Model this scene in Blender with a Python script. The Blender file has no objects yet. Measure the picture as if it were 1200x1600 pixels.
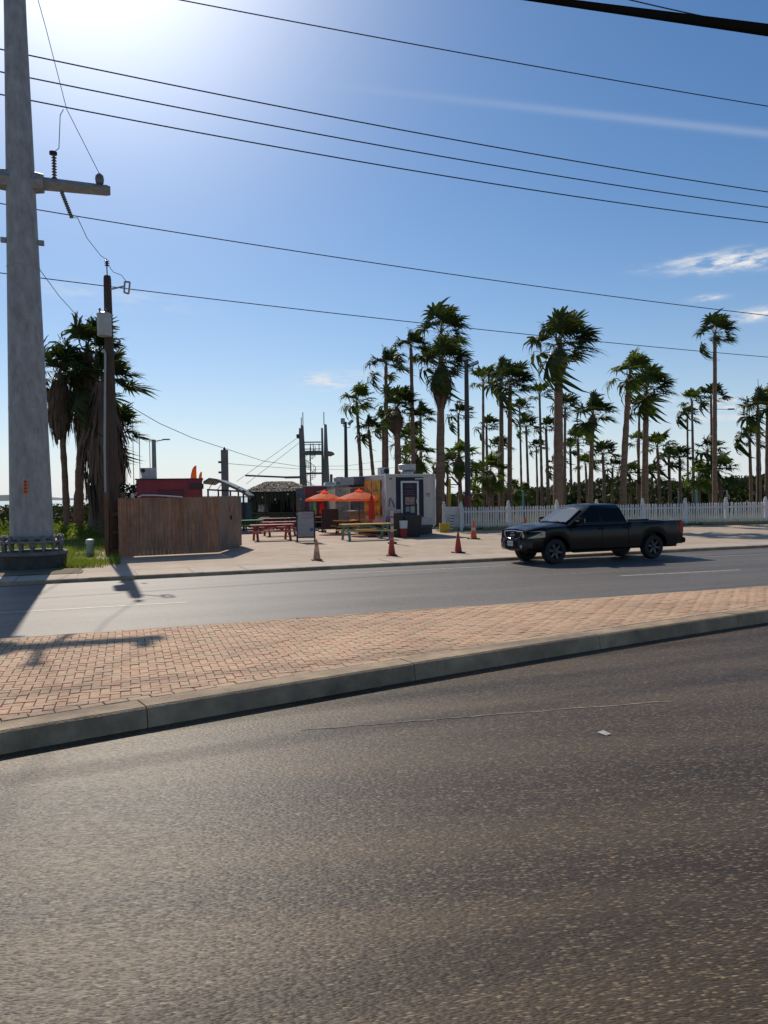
import bpy, bmesh, math, random
import numpy as np
from mathutils import Vector, Matrix
R = math.radians
random.seed(7)
rs = np.random.RandomState(11)
scene = bpy.context.scene
COL = scene.collection

# ------------------------------------------------------------------ camera
CH = 2.2                      # eye height in metres
FPX = 1200.0                  # focal length in photograph pixels
PITCH, ROLL = math.atan(26.4 / 1200), math.atan(0.014)
cp, sp_, cr, sr = math.cos(PITCH), math.sin(PITCH), math.cos(ROLL), math.sin(ROLL)
FWD = Vector((0, cp, -sp_)); UP0 = Vector((0, sp_, cp)); RT0 = Vector((1, 0, 0))
RT = RT0 * cr - UP0 * sr
UP = UP0 * cr + RT0 * sr
cd = bpy.data.cameras.new('camera'); cam = bpy.data.objects.new('camera', cd); COL.objects.link(cam)
cd.sensor_fit = 'VERTICAL'; cd.sensor_height = 36; cd.lens = 36 * FPX / 1600
cd.clip_start = 0.05; cd.clip_end = 30000
cam.matrix_world = Matrix(((RT.x, UP.x, -FWD.x, 0), (RT.y, UP.y, -FWD.y, 0), (RT.z, UP.z, -FWD.z, CH), (0, 0, 0, 1)))
scene.camera = cam

def ray(px, py):
    return FWD + RT * ((px - 600) / FPX) + UP * ((800 - py) / FPX)
def G(px, py, z=0.0):
    r = ray(px, py); t = (z - CH) / r.z
    return Vector((r.x * t, r.y * t, z))
def D(px, py, d):
    r = ray(px, py); t = d / r.y
    return Vector((r.x * t, d, CH + r.z * t))
def GX(px, d, z=0.0):
    """ground point at depth d under column px"""
    v = D(px, 775, d); return Vector((v.x, d, z))

# ------------------------------------------------------------------ sun, sky, exposure
SUN_AZ, SUN_EL = R(-21.5), R(38.6)
SUN = Vector((math.sin(SUN_AZ) * math.cos(SUN_EL), math.cos(SUN_AZ) * math.cos(SUN_EL), math.sin(SUN_EL)))
ld = bpy.data.lights.new('sun', 'SUN'); sun = bpy.data.objects.new('sun', ld); COL.objects.link(sun)
ld.energy = 4.0; ld.angle = R(0.53); ld.color = (1.0, 0.90, 0.77)
sun.rotation_euler = SUN.to_track_quat('Z', 'Y').to_euler(); sun.location = SUN * 200

scene.view_settings.view_transform = 'Standard'; scene.view_settings.look = 'None'
scene.view_settings.exposure = 0.0; scene.view_settings.gamma = 1.0
scene.view_settings.use_curve_mapping = False
scene.cycles.max_bounces = 6; scene.cycles.transparent_max_bounces = 16

w = bpy.data.worlds.new('World'); scene.world = w; w.use_nodes = True
nt = w.node_tree; nt.nodes.clear()
def N(t, typ, **kw):
    n = t.nodes.new(typ)
    for k, v in kw.items(): setattr(n, k, v)
    return n
def val(t, x):
    n = N(t, 'ShaderNodeValue'); n.outputs[0].default_value = x; return n.outputs[0]
def M(t, op, a, b=None, c=None, clamp=False):
    n = N(t, 'ShaderNodeMath', operation=op); n.use_clamp = clamp
    for i, s in enumerate((a, b, c)):
        if s is None: continue
        if isinstance(s, (int, float)): n.inputs[i].default_value = s
        else: t.links.new(s, n.inputs[i])
    return n.outputs[0]
def dot(t, vec_out, v):
    n = N(t, 'ShaderNodeVectorMath', operation='DOT_PRODUCT')
    t.links.new(vec_out, n.inputs[0]); n.inputs[1].default_value = v[:]
    return n.outputs['Value']
sky = N(nt, 'ShaderNodeTexSky', sky_type='NISHITA')
sky.sun_disc = False; sky.sun_elevation = SUN_EL; sky.sun_rotation = SUN_AZ
sky.air_density = 1.0; sky.dust_density = 0.25; sky.ozone_density = 4.0; sky.altitude = 0
tc = N(nt, 'ShaderNodeTexCoord'); dirv = tc.outputs['Generated']
SKY_STR = 0.092
# clouds and a contrail, each a wisp lying in its own direction of the sky dome
cl_noise = N(nt, 'ShaderNodeTexNoise'); cl_noise.inputs['Scale'].default_value = 34; cl_noise.inputs['Detail'].default_value = 10
cl_noise.inputs['Roughness'].default_value = 0.62
mp = N(nt, 'ShaderNodeMapping'); mp.inputs['Scale'].default_value = (1, 1, 4.2)
nt.links.new(dirv, mp.inputs[0]); nt.links.new(mp.outputs[0], cl_noise.inputs['Vector'])
total = None
clouds = [  # px, py, half width px, half height px, tilt, strength
    (1150, 408, 80, 12, 0.02, 1.1), (1080, 405, 60, 5, -0.10, 0.6), (1185, 491, 34, 8, 0.0, 1.1), (1103, 466, 22, 4, 0.0, 0.75),
    (1160, 624, 62, 6, -0.03, 1.0), (1150, 636, 75, 4, 0.0, 0.8), (1120, 653, 80, 4, 0.0, 0.7), (510, 596, 42, 11, 0.06, 0.85),
    (555, 588, 60, 12, 0.0, 0.3), (160, 460, 120, 14, 0.08, 0.22), (1030, 625, 40, 6, 0.0, 0.5)]
for (px, py, hw, hh, tilt, st) in clouds:
    c = ray(px, py).normalized()
    e1 = Vector((c.y, -c.x, 0)).normalized(); e2 = e1.cross(c).normalized()
    e1, e2 = e1 * math.cos(tilt) - e2 * math.sin(tilt), e2 * math.cos(tilt) + e1 * math.sin(tilt)
    k = ray(px, py).length
    a = M(nt, 'MULTIPLY', dot(nt, dirv, e1), FPX * k / hw)
    b = M(nt, 'MULTIPLY', dot(nt, dirv, e2), FPX * k / hh)
    q = M(nt, 'ADD', M(nt, 'MULTIPLY', a, a), M(nt, 'MULTIPLY', b, b))
    g = M(nt, 'EXPONENT', M(nt, 'MULTIPLY', q, -1.0))
    g = M(nt, 'MULTIPLY', g, M(nt, 'GREATER_THAN', dot(nt, dirv, c), 0.2))
    nn = M(nt, 'MULTIPLY', M(nt, 'SUBTRACT', cl_noise.outputs['Fac'], 0.40), 6.0)
    g = M(nt, 'MULTIPLY', M(nt, 'MULTIPLY', g, nn, clamp=True), st)
    total = g if total is None else M(nt, 'MAXIMUM', total, g)
# contrail between two directions
A_, B_ = ray(520, 134).normalized(), ray(1210, 210).normalized()
nrm = A_.cross(B_).normalized()
b = M(nt, 'MULTIPLY', dot(nt, dirv, nrm), 1 / 0.0042)
g = M(nt, 'EXPONENT', M(nt, 'MULTIPLY', M(nt, 'MULTIPLY', b, b), -1.0))
along = (B_ - A_ * A_.dot(B_)).normalized()
t0 = N(nt, 'ShaderNodeMapRange'); nt.links.new(dot(nt, dirv, along), t0.inputs[0])
t0.inputs[1].default_value = -0.05; t0.inputs[2].default_value = 0.35
g = M(nt, 'MULTIPLY', g, M(nt, 'MULTIPLY', t0.outputs[0], 0.17))
g = M(nt, 'MULTIPLY', g, M(nt, 'GREATER_THAN', dot(nt, dirv, A_), 0.3))
total = M(nt, 'MAXIMUM', total, g, clamp=True)
# thin haze round the sun (aureole)
cs = M(nt, 'MAXIMUM', dot(nt, dirv, SUN), 0.0)
aur = M(nt, 'ADD', M(nt, 'MULTIPLY', M(nt, 'POWER', cs, 9.0), 0.8), M(nt, 'MULTIPLY', M(nt, 'POWER', cs, 46.0), 11.0))
aurc = N(nt, 'ShaderNodeVectorMath', operation='SCALE'); aurc.inputs[0].default_value = (1.0, 0.95, 0.84)
nt.links.new(aur, aurc.inputs['Scale'])
addv = N(nt, 'ShaderNodeVectorMath', operation='ADD')
hs = N(nt, 'ShaderNodeHueSaturation'); hs.inputs['Saturation'].default_value = 1.20; nt.links.new(sky.outputs[0], hs.inputs['Color'])
# whitish sea haze low over the horizon, all the way round
sxyz = N(nt, 'ShaderNodeSeparateXYZ'); nt.links.new(dirv, sxyz.inputs[0])
hz = M(nt, 'MULTIPLY', M(nt, 'EXPONENT', M(nt, 'MULTIPLY', M(nt, 'MAXIMUM', sxyz.outputs[2], 0.0), -9.0)), 0.84)
hm = N(nt, 'ShaderNodeMix', data_type='RGBA'); nt.links.new(hz, hm.inputs['Factor']); nt.links.new(hs.outputs[0], hm.inputs[6])
hm.inputs[7].default_value = (7.9, 8.5, 9.6, 1)
nt.links.new(hm.outputs[2], addv.inputs[0]); nt.links.new(aurc.outputs[0], addv.inputs[1])
mx = N(nt, 'ShaderNodeMix', data_type='RGBA')
nt.links.new(total, mx.inputs['Factor']); nt.links.new(addv.outputs[0], mx.inputs[6]); mx.inputs[7].default_value = (8.5, 8.6, 8.8, 1)
bg = N(nt, 'ShaderNodeBackground'); bg.inputs[1].default_value = SKY_STR
nt.links.new(mx.outputs[2], bg.inputs[0])
wo = N(nt, 'ShaderNodeOutputWorld'); nt.links.new(bg.outputs[0], wo.inputs[0])

# ------------------------------------------------------------------ materials
MATS = {}
def mat(name, col, rough=0.6, metal=0.0, var=0.0, vscale=3.0, col2=None, bump=0.0, bscale=40.0, spec=0.5, trans=0.0, stretch=None, detail=5, coat=0.0, rvar=0.0, stain=0.0, sscale=0.6):
    """procedural material: two colours mixed by noise, fine relief, optional leaf translucency"""
    if name in MATS: return MATS[name]
    m = bpy.data.materials.new(name); m.use_nodes = True; t = m.node_tree; b = t.nodes['Principled BSDF']
    b.inputs['Roughness'].default_value = rough; b.inputs['Metallic'].default_value = metal
    b.inputs['Specular IOR Level'].default_value = spec if not trans else min(spec, .12); b.inputs['Coat Weight'].default_value = coat
    b.inputs['Base Color'].default_value = (*col, 1)
    tcn = N(t, 'ShaderNodeTexCoord'); v = tcn.outputs['Object']
    if stretch:
        mpn = N(t, 'ShaderNodeMapping'); mpn.inputs['Scale'].default_value = stretch
        t.links.new(v, mpn.inputs[0]); v = mpn.outputs[0]
    colout = None; tint = None
    if var or col2:
        nz = N(t, 'ShaderNodeTexNoise'); nz.inputs['Scale'].default_value = vscale; nz.inputs['Detail'].default_value = detail
        nz.inputs['Roughness'].default_value = 0.65
        t.links.new(v, nz.inputs['Vector'])
        ramp = N(t, 'ShaderNodeMapRange'); ramp.inputs[1].default_value = 0.32; ramp.inputs[2].default_value = 0.68
        t.links.new(nz.outputs['Fac'], ramp.inputs[0])
        mxn = N(t, 'ShaderNodeMix', data_type='RGBA')
        c2 = col2 or tuple(c * (1 - var) for c in col)
        c1 = col if col2 else tuple(min(1, c * (1 + var)) for c in col)
        mxn.inputs[6].default_value = (*c1, 1); mxn.inputs[7].default_value = (*c2, 1)
        t.links.new(ramp.outputs[0], mxn.inputs['Factor']); t.links.new(mxn.outputs[2], b.inputs['Base Color'])
        colout = mxn.outputs[2]
        if stain:                                        # soiling in large irregular patches
            n2 = N(t, 'ShaderNodeTexNoise'); n2.inputs['Scale'].default_value = sscale; n2.inputs['Detail'].default_value = 9; n2.inputs['Roughness'].default_value = .7
            t.links.new(tcn.outputs['Object'], n2.inputs['Vector'])
            r2 = N(t, 'ShaderNodeMapRange'); r2.inputs[1].default_value = .38; r2.inputs[2].default_value = .66; r2.inputs[3].default_value = 1.0; r2.inputs[4].default_value = 1.0 - stain
            t.links.new(n2.outputs['Fac'], r2.inputs[0])
            vm = N(t, 'ShaderNodeVectorMath', operation='SCALE'); t.links.new(mxn.outputs[2], vm.inputs[0]); t.links.new(r2.outputs[0], vm.inputs['Scale'])
            t.links.new(vm.outputs[0], b.inputs['Base Color'])
        if rvar:
            t.links.new(M(t, 'ADD', M(t, 'MULTIPLY', ramp.outputs[0], rvar), rough - rvar / 2), b.inputs['Roughness'])
    if bump:
        nb = N(t, 'ShaderNodeTexNoise'); nb.inputs['Scale'].default_value = bscale; nb.inputs['Detail'].default_value = 4
        t.links.new(v, nb.inputs['Vector'])
        bm = N(t, 'ShaderNodeBump'); bm.inputs['Strength'].default_value = bump; bm.inputs['Distance'].default_value = 0.02
        t.links.new(nb.outputs['Fac'], bm.inputs['Height']); t.links.new(bm.outputs[0], b.inputs['Normal'])
    if trans:
        tr = N(t, 'ShaderNodeBsdfTranslucent'); ms = N(t, 'ShaderNodeMixShader'); ms.inputs[0].default_value = trans
        tr.inputs[0].default_value = (col[0] * 1.7, col[1] * 1.6, col[2] * 0.8, 1)
        out = t.nodes['Material Output']
        t.links.new(b.outputs[0], ms.inputs[1]); t.links.new(tr.outputs[0], ms.inputs[2]); t.links.new(ms.outputs[0], out.inputs[0])
    MATS[name] = m
    return m

# ------------------------------------------------------------------ mesh helpers
class MB:
    def __init__(s): s.v = []; s.f = []; s.m = []
    def add(s, vs, fs, mi=0):
        o = len(s.v); s.v += [tuple(p) for p in vs]
        for f in fs: s.f.append([i + o for i in f]); s.m.append(mi)
    def box(s, x0, x1, y0, y1, z0, z1, mi=0, T=None):
        vs = [(x, y, z) for z in (z0, z1) for y in (y0, y1) for x in (x0, x1)]
        if T is not None: vs = [T @ Vector(p) for p in vs]
        s.add(vs, [(0, 2, 3, 1), (4, 5, 7, 6), (0, 1, 5, 4), (2, 6, 7, 3), (0, 4, 6, 2), (1, 3, 7, 5)], mi); return s
    def tube(s, pts, rad, n=8, mi=0, caps=True, flat=None):
        pts = [Vector(p) for p in pts]
        if isinstance(rad, (int, float)): rad = [rad] * len(pts)
        ref = None; rings = []; vs = []
        for i, p in enumerate(pts):
            d = (pts[min(i + 1, len(pts) - 1)] - pts[max(i - 1, 0)]).normalized()
            if ref is None:
                ref = Vector((0, 0, 1)) if abs(d.z) < 0.9 else Vector((0, 1, 0))
            a = d.cross(ref).normalized(); b = a.cross(d).normalized(); ref = b
            for k in range(n):
                th = 2 * math.pi * k / n
                vs.append(p + (a * math.cos(th) + b * math.sin(th)) * rad[i])
        fs = []
        for i in range(len(pts) - 1):
            for k in range(n):
                k2 = (k + 1) % n
                fs.append((i * n + k, i * n + k2, (i + 1) * n + k2, (i + 1) * n + k))
        if caps:
            fs.append(tuple(range(n - 1, -1, -1))); L = (len(pts) - 1) * n; fs.append(tuple(L + k for k in range(n)))
        s.add(vs, fs, mi); return s
    def bar(s, p0, p1, w, h, mi=0, up=(0, 0, 1)):
        """rectangular bar from p0 to p1"""
        p0, p1 = Vector(p0), Vector(p1); d = (p1 - p0).normalized(); u = Vector(up)
        if abs(d.dot(u)) > 0.95: u = Vector((0, 1, 0))
        a = d.cross(u).normalized() * (w / 2); b = a.cross(d).normalized() * (h / 2)
        vs = [p + x * a + y * b for p in (p0, p1) for (x, y) in ((-1, -1), (1, -1), (1, 1), (-1, 1))]
        s.add(vs, [(3, 2, 1, 0), (4, 5, 6, 7), (0, 1, 5, 4), (1, 2, 6, 5), (2, 3, 7, 6), (3, 0, 4, 7)], mi); return s
    def lathe(s, prof, n=16, mi=0, c=(0, 0, 0), axis='z', sx=1.0, sy=1.0, cap=True):
        vs = []; fs = []
        for (r, z) in prof:
            for k in range(n):
                th = 2 * math.pi * k / n; x, y = r * math.cos(th) * sx, r * math.sin(th) * sy
                p = (x, y, z) if axis == 'z' else ((x, z, y) if axis == 'y' else (z, x, y))
                vs.append((p[0] + c[0], p[1] + c[1], p[2] + c[2]))
        for i in range(len(prof) - 1):
            for k in range(n):
                k2 = (k + 1) % n; fs.append((i * n + k, i * n + k2, (i + 1) * n + k2, (i + 1) * n + k))
        if cap and prof[0][0] > 1e-6: fs.append(tuple(range(n - 1, -1, -1)))
        if cap and prof[-1][0] > 1e-6: fs.append(tuple((len(prof) - 1) * n + k for k in range(n)))
        s.add(vs, fs, mi); return s
    def prism(s, poly, z0, z1, mi=0, T=None):
        n = len(poly); vs = [Vector((p[0], p[1], z0)) for p in poly] + [Vector((p[0], p[1], z1)) for p in poly]
        if T is not None: vs = [T @ v for v in vs]
        fs = [tuple(range(n - 1, -1, -1)), tuple(range(n, 2 * n))] + [(i, (i + 1) % n, n + (i + 1) % n, n + i) for i in range(n)]
        s.add(vs, fs, mi); return s
    def xform(s, T):
        s.v = [tuple(T @ Vector(p)) for p in s.v]; return s
    def mesh(s, name, mats):
        me = bpy.data.meshes.new(name); me.from_pydata(s.v, [], s.f)
        for m in (mats if isinstance(mats, (list, tuple)) else [mats]): me.materials.append(m)
        if any(s.m): me.polygons.foreach_set('material_index', s.m)
        me.update(); return me
    def build(s, name, mats, parent=None, smooth=None, bevel=0.0, loc=(0, 0, 0), **tags):
        me = s.mesh(name, mats)
        if bevel or smooth is not None:
            bm = bmesh.new(); bm.from_mesh(me)
            bmesh.ops.remove_doubles(bm, verts=bm.verts, dist=1e-5)
            bmesh.ops.recalc_face_normals(bm, faces=bm.faces)
            if bevel:
                es = [e for e in bm.edges if len(e.link_faces) == 2 and e.calc_face_angle(0) > 0.5]
                bmesh.ops.bevel(bm, geom=es, offset=bevel, segments=2, affect='EDGES', clamp_overlap=True)
            if smooth is not None:
                for f in bm.faces: f.smooth = True
                for e in bm.edges:
                    if len(e.link_faces) == 2 and e.calc_face_angle(0) > R(smooth): e.smooth = False
            bm.to_mesh(me); bm.free()
        return link(me, name, parent, loc, **tags)
def link(me, name, parent=None, loc=(0, 0, 0), label=None, cat=None, group=None, kind=None):
    o = bpy.data.objects.new(name, me); COL.objects.link(o); o.location = loc
    if parent is not None: o.parent = parent
    tag(o, label, cat, group, kind); return o
def tag(o, label=None, cat=None, group=None, kind=None):
    if label: o['label'] = label
    if cat: o['category'] = cat
    if group: o['group'] = group
    if kind: o['kind'] = kind
    return o
def thing(name, label, cat, loc=(0, 0, 0), rz=0.0, group=None):
    o = bpy.data.objects.new(name, None); COL.objects.link(o); o.location = loc; o.rotation_euler = (0, 0, rz)
    o.empty_display_size = 0.2
    return tag(o, label, cat, group)
def kids(o): return [c for c in bpy.data.objects if c.parent is o]
def dup(root, loc, rz=None, label=None, children=None, scale=None):
    r = root.copy(); COL.objects.link(r); r.location = loc
    if rz is not None: r.rotation_euler = (0, 0, rz)
    if scale: r.scale = (scale,) * 3
    if label: r['label'] = label
    for ch in kids(root):
        c = ch.copy(); COL.objects.link(c); c.parent = r
        for g in kids(ch):
            d = g.copy(); COL.objects.link(d); d.parent = c
    return r
def from_np(name, V, F, mats, **kw):
    """fast mesh: V (n,3), F (m,k) all faces of k corners"""
    me = bpy.data.meshes.new(name); k = F.shape[1]
    me.vertices.add(len(V)); me.vertices.foreach_set('co', V.astype(np.float32).ravel())
    me.loops.add(F.size); me.loops.foreach_set('vertex_index', F.astype(np.int32).ravel())
    me.polygons.add(len(F)); me.polygons.foreach_set('loop_start', np.arange(0, F.size, k, dtype=np.int32))
    for m in (mats if isinstance(mats, (list, tuple)) else [mats]): me.materials.append(m)
    me.update(calc_edges=True); return me
# ------------------------------------------------------------------ the ground, roads and pavements
RA = R(18.5)                                  # the road's direction from the picture plane
U = Vector((math.cos(RA), math.sin(RA), 0)); VV = Vector((-math.sin(RA), math.cos(RA), 0))
def uv_of(p): return (p.x * U.x + p.y * U.y, p.x * VV.x + p.y * VV.y)
def uvp(u, v, z=0.0): return Vector((U.x * u + VV.x * v, U.y * u + VV.y * v, z))
class Line2:
    """a kerb line v(u) in road coordinates, through ground points seen in the photograph"""
    def __init__(s, pts, deg):
        q = np.array([uv_of(p) for p in pts]); s.c = np.polyfit(q[:, 0], q[:, 1], deg); s.u0, s.u1 = q[:, 0].min(), q[:, 0].max()
    def __call__(s, u):
        uc = min(max(u, s.u0), s.u1); d = np.polyder(s.c)
        return float(np.polyval(s.c, uc) + np.polyval(d, uc) * (u - uc))
MH = 0.20                                      # median height
near = Line2([G(x, y) for x, y in ((0, 1179), (150, 1152), (300, 1126), (450, 1098), (600, 1072), (750, 1046), (900, 1021), (1050, 996), (1200, 973))], 2)
farm = Line2([G(x, y, MH) for x, y in ((280, 981), (600, 951), (900, 933), (1200, 916))], 1)
fark = Line2([G(x, y) for x, y in ((144, 911), (500, 890), (660, 882), (800, 874.5), (1000, 865), (1200, 857))], 1)
SZ = 0.10                                      # pavement height

def strip(name, fa, fb, u0, u1, z, m, step=1.0, kind='structure', parent=None):
    us = np.arange(u0, u1 + step, step); mb = MB(); vs = []; fs = []
    for u in us: vs += [uvp(u, fa(u), z), uvp(u, fb(u), z)]
    for i in range(len(us) - 1): fs.append((2 * i, 2 * i + 2, 2 * i + 3, 2 * i + 1))
    mb.add(vs, fs); return mb.build(name, m, parent, kind=kind)

def road_mat(name, c1, c2, stone_glint, rough, bscale, bands, glint=0.0, stretch_u=1.0, ang=0.3, pw=2.2):
    m = bpy.data.materials.new(name); m.use_nodes = True; t = m.node_tree; b = t.nodes['Principled BSDF']
    tcn = N(t, 'ShaderNodeTexCoord')
    rot = N(t, 'ShaderNodeMapping'); rot.inputs['Rotation'].default_value = (0, 0, -ang); t.links.new(tcn.outputs['Object'], rot.inputs[0])
    st = N(t, 'ShaderNodeMapping'); st.inputs['Scale'].default_value = (1 / stretch_u, 1, 1); t.links.new(rot.outputs[0], st.inputs[0])
    band = N(t, 'ShaderNodeMapping'); band.inputs['Scale'].default_value = (0.035, 0.62, 1); t.links.new(rot.outputs[0], band.inputs[0])
    nb = N(t, 'ShaderNodeTexNoise'); nb.inputs['Scale'].default_value = 1.6; nb.inputs['Detail'].default_value = 4; t.links.new(band.outputs[0], nb.inputs['Vector'])
    patch = N(t, 'ShaderNodeTexNoise'); patch.inputs['Scale'].default_value = 0.5; patch.inputs['Detail'].default_value = 8; patch.inputs['Roughness'].default_value = .7
    t.links.new(st.outputs[0], patch.inputs['Vector'])
    f = M(t, 'ADD', M(t, 'MULTIPLY', M(t, 'SUBTRACT', nb.outputs['Fac'], 0.5), bands), M(t, 'MULTIPLY', M(t, 'SUBTRACT', patch.outputs['Fac'], 0.5), 1.6))
    f = M(t, 'ADD', f, 0.5, clamp=True)
    mx1 = N(t, 'ShaderNodeMix', data_type='RGBA'); mx1.inputs[6].default_value = (*c1, 1); mx1.inputs[7].default_value = (*c2, 1); t.links.new(f, mx1.inputs['Factor'])
    vor = N(t, 'ShaderNodeTexVoronoi'); vor.inputs['Scale'].default_value = bscale; t.links.new(st.outputs[0], vor.inputs['Vector'])
    sep = N(t, 'ShaderNodeSeparateColor'); t.links.new(vor.outputs['Color'], sep.inputs[0])
    # stones of the aggregate: most dark, some pale, which also paint the near road's sun glints
    pale = M(t, 'POWER', sep.outputs[0], pw)
    rim = M(t, 'SUBTRACT', 1.0, M(t, 'MULTIPLY', vor.outputs['Distance'], 1.15), clamp=True)
    mx2 = N(t, 'ShaderNodeMix', data_type='RGBA'); mx2.blend_type = 'MIX'; mx2.inputs[7].default_value = (*stone_glint, 1)
    t.links.new(mx1.outputs[2], mx2.inputs[6]); t.links.new(M(t, 'MULTIPLY', pale, rim), mx2.inputs['Factor'])
    ck = N(t, 'ShaderNodeTexVoronoi', feature='DISTANCE_TO_EDGE'); ck.inputs['Scale'].default_value = .33
    wn = N(t, 'ShaderNodeTexNoise'); wn.inputs['Scale'].default_value = 2.2; wn.inputs['Detail'].default_value = 6; t.links.new(rot.outputs[0], wn.inputs['Vector'])
    wa = N(t, 'ShaderNodeVectorMath', operation='SCALE'); wa.inputs['Scale'].default_value = .8; t.links.new(wn.outputs['Color'], wa.inputs[0])
    wb_ = N(t, 'ShaderNodeVectorMath', operation='ADD'); t.links.new(rot.outputs[0], wb_.inputs[0]); t.links.new(wa.outputs[0], wb_.inputs[1]); t.links.new(wb_.outputs[0], ck.inputs['Vector'])
    cm = M(t, 'MULTIPLY', M(t, 'LESS_THAN', ck.outputs['Distance'], .0022), M(t, 'GREATER_THAN', wn.outputs['Fac'], .5))
    mx3 = N(t, 'ShaderNodeMix', data_type='RGBA'); t.links.new(M(t, 'MULTIPLY', cm, .55), mx3.inputs['Factor']); t.links.new(mx2.outputs[2], mx3.inputs[6]); mx3.inputs[7].default_value = (.012, .010, .008, 1)
    t.links.new(mx3.outputs[2], b.inputs['Base Color'])
    b.inputs['Roughness'].default_value = rough; b.inputs['Specular IOR Level'].default_value = 0.26
    h = M(t, 'ADD', M(t, 'MULTIPLY', rim, M(t, 'ADD', sep.outputs[1], 0.35)), M(t, 'MULTIPLY', patch.outputs['Fac'], 0.6))
    bp = N(t, 'ShaderNodeBump'); bp.inputs['Strength'].default_value = glint; bp.inputs['Distance'].default_value = 0.012
    t.links.new(h, bp.inputs['Height']); t.links.new(bp.outputs[0], b.inputs['Normal'])
    MATS[name] = m; return m
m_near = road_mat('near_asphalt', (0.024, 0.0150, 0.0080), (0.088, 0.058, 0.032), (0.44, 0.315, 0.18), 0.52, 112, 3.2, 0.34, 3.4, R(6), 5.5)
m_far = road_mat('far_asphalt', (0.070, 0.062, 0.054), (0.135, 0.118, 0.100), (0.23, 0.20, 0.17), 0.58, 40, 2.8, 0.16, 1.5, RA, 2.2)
m_conc = mat('concrete', (0.52, 0.40, 0.285), 0.85, var=.22, vscale=1.3, bump=.25, bscale=60, col2=(0.39, 0.295, 0.205), detail=9, stain=.28, sscale=.35)
m_walk = mat('pavement_concrete', (0.50, 0.41, 0.315), 0.85, vscale=1.8, bump=.2, bscale=70, col2=(0.39, 0.31, 0.235), detail=9)
m_kerb = mat('kerb_concrete', (0.54, 0.39, 0.235), 0.85, vscale=2.4, bump=.5, bscale=55, col2=(0.26, 0.18, 0.11), detail=9, stain=.35, sscale=1.1)
m_paint = mat('road_paint', (0.55, 0.52, 0.44), 0.6, vscale=9, col2=(0.20, 0.18, 0.155), detail=8)
m_soil = mat('sandy_soil', (0.16, 0.17, 0.05), 0.95, vscale=0.35, col2=(0.28, 0.22, 0.13), bump=.4, bscale=8, detail=9)
m_verge = mat('verge_soil', (0.085, 0.10, 0.025), 0.95, vscale=1.1, col2=(0.20, 0.15, 0.08), bump=.6, bscale=18, detail=9)

# near road: one sheet reaching behind the camera
near_top = lambda u: near(u)
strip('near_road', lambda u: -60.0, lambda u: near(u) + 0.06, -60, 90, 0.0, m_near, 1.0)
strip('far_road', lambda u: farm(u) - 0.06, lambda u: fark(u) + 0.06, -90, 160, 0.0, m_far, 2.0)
# painted lines
def paint(name, pts, wid, z=0.004, broken=None):
    mb = MB(); P = [G(*p) for p in pts]
    for a, b in zip(P[:-1], P[1:]):
        n = (b - a).cross(Vector((0, 0, 1))).normalized() * wid / 2
        mb.add([a - n + Vector((0, 0, z)), b - n + Vector((0, 0, z)), b + n + Vector((0, 0, z)), a + n + Vector((0, 0, z))], [(3, 2, 1, 0)])
    return mb.build(name, m_paint, kind='structure')
paint('lane_marking', [(968, 900), (1156, 890.5)], 0.13)
paint('lane_marking', [(-260, 973), (292, 941)], 0.10)
paint('edge_line', [(515, 897), (660, 890.5), (790, 884)], 0.10)
paint('edge_line', [(1010, 874.5), (1400, 857)], 0.08)
m_seal = mat('crack_seal', (0.40, 0.34, 0.26), 0.9, vscale=6, col2=(0.09, 0.075, 0.058), detail=8)
mb = MB(); seal = [G(470 + i * 29, 1141.5 - i * 2.32 + random.uniform(-1, 1)) for i in range(21)]
for a, b in zip(seal[:-1], seal[1:]):
    n = (b - a).cross(Vector((0, 0, 1))).normalized() * random.uniform(.008, .016); zz = Vector((0, 0, .004))
    mb.add([a - n + zz, b - n + zz, b + n + zz, a + n + zz], [(3, 2, 1, 0)])
mb.build('road_seam', m_seal, kind='structure')

# ---- the brick median: mortar bed, kerb segments, header course, herringbone pavers
m_bed = mat('joint_sand', (0.34, 0.23, 0.15), 0.95, vscale=12, col2=(0.22, 0.15, 0.10))
KW = 0.34
def off(line, u, d):                                # point offset d metres to the far side of a kerb line
    du = 0.05; t = Vector((1, (line(u + du) - line(u - du)) / (2 * du))).normalized()
    return (u - t.y * d, line(u) + t.x * d)
us = np.arange(-34, 60.1, 0.5); mb = MB(); vs = []; fs = []
for u in us:
    a = off(near, u, KW - .02); b = (u, farm(u) - 0.14)
    if b[1] < a[1] + .05: b = (b[0], a[1] + .05)
    vs += [uvp(a[0], a[1], MH - .018), uvp(b[0], b[1], MH - .018)]
for i in range(len(us) - 1): fs.append((2 * i, 2 * i + 2, 2 * i + 3, 2 * i + 1))
mb.add(vs, fs); median = mb.build('median', m_bed, kind='structure')

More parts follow.
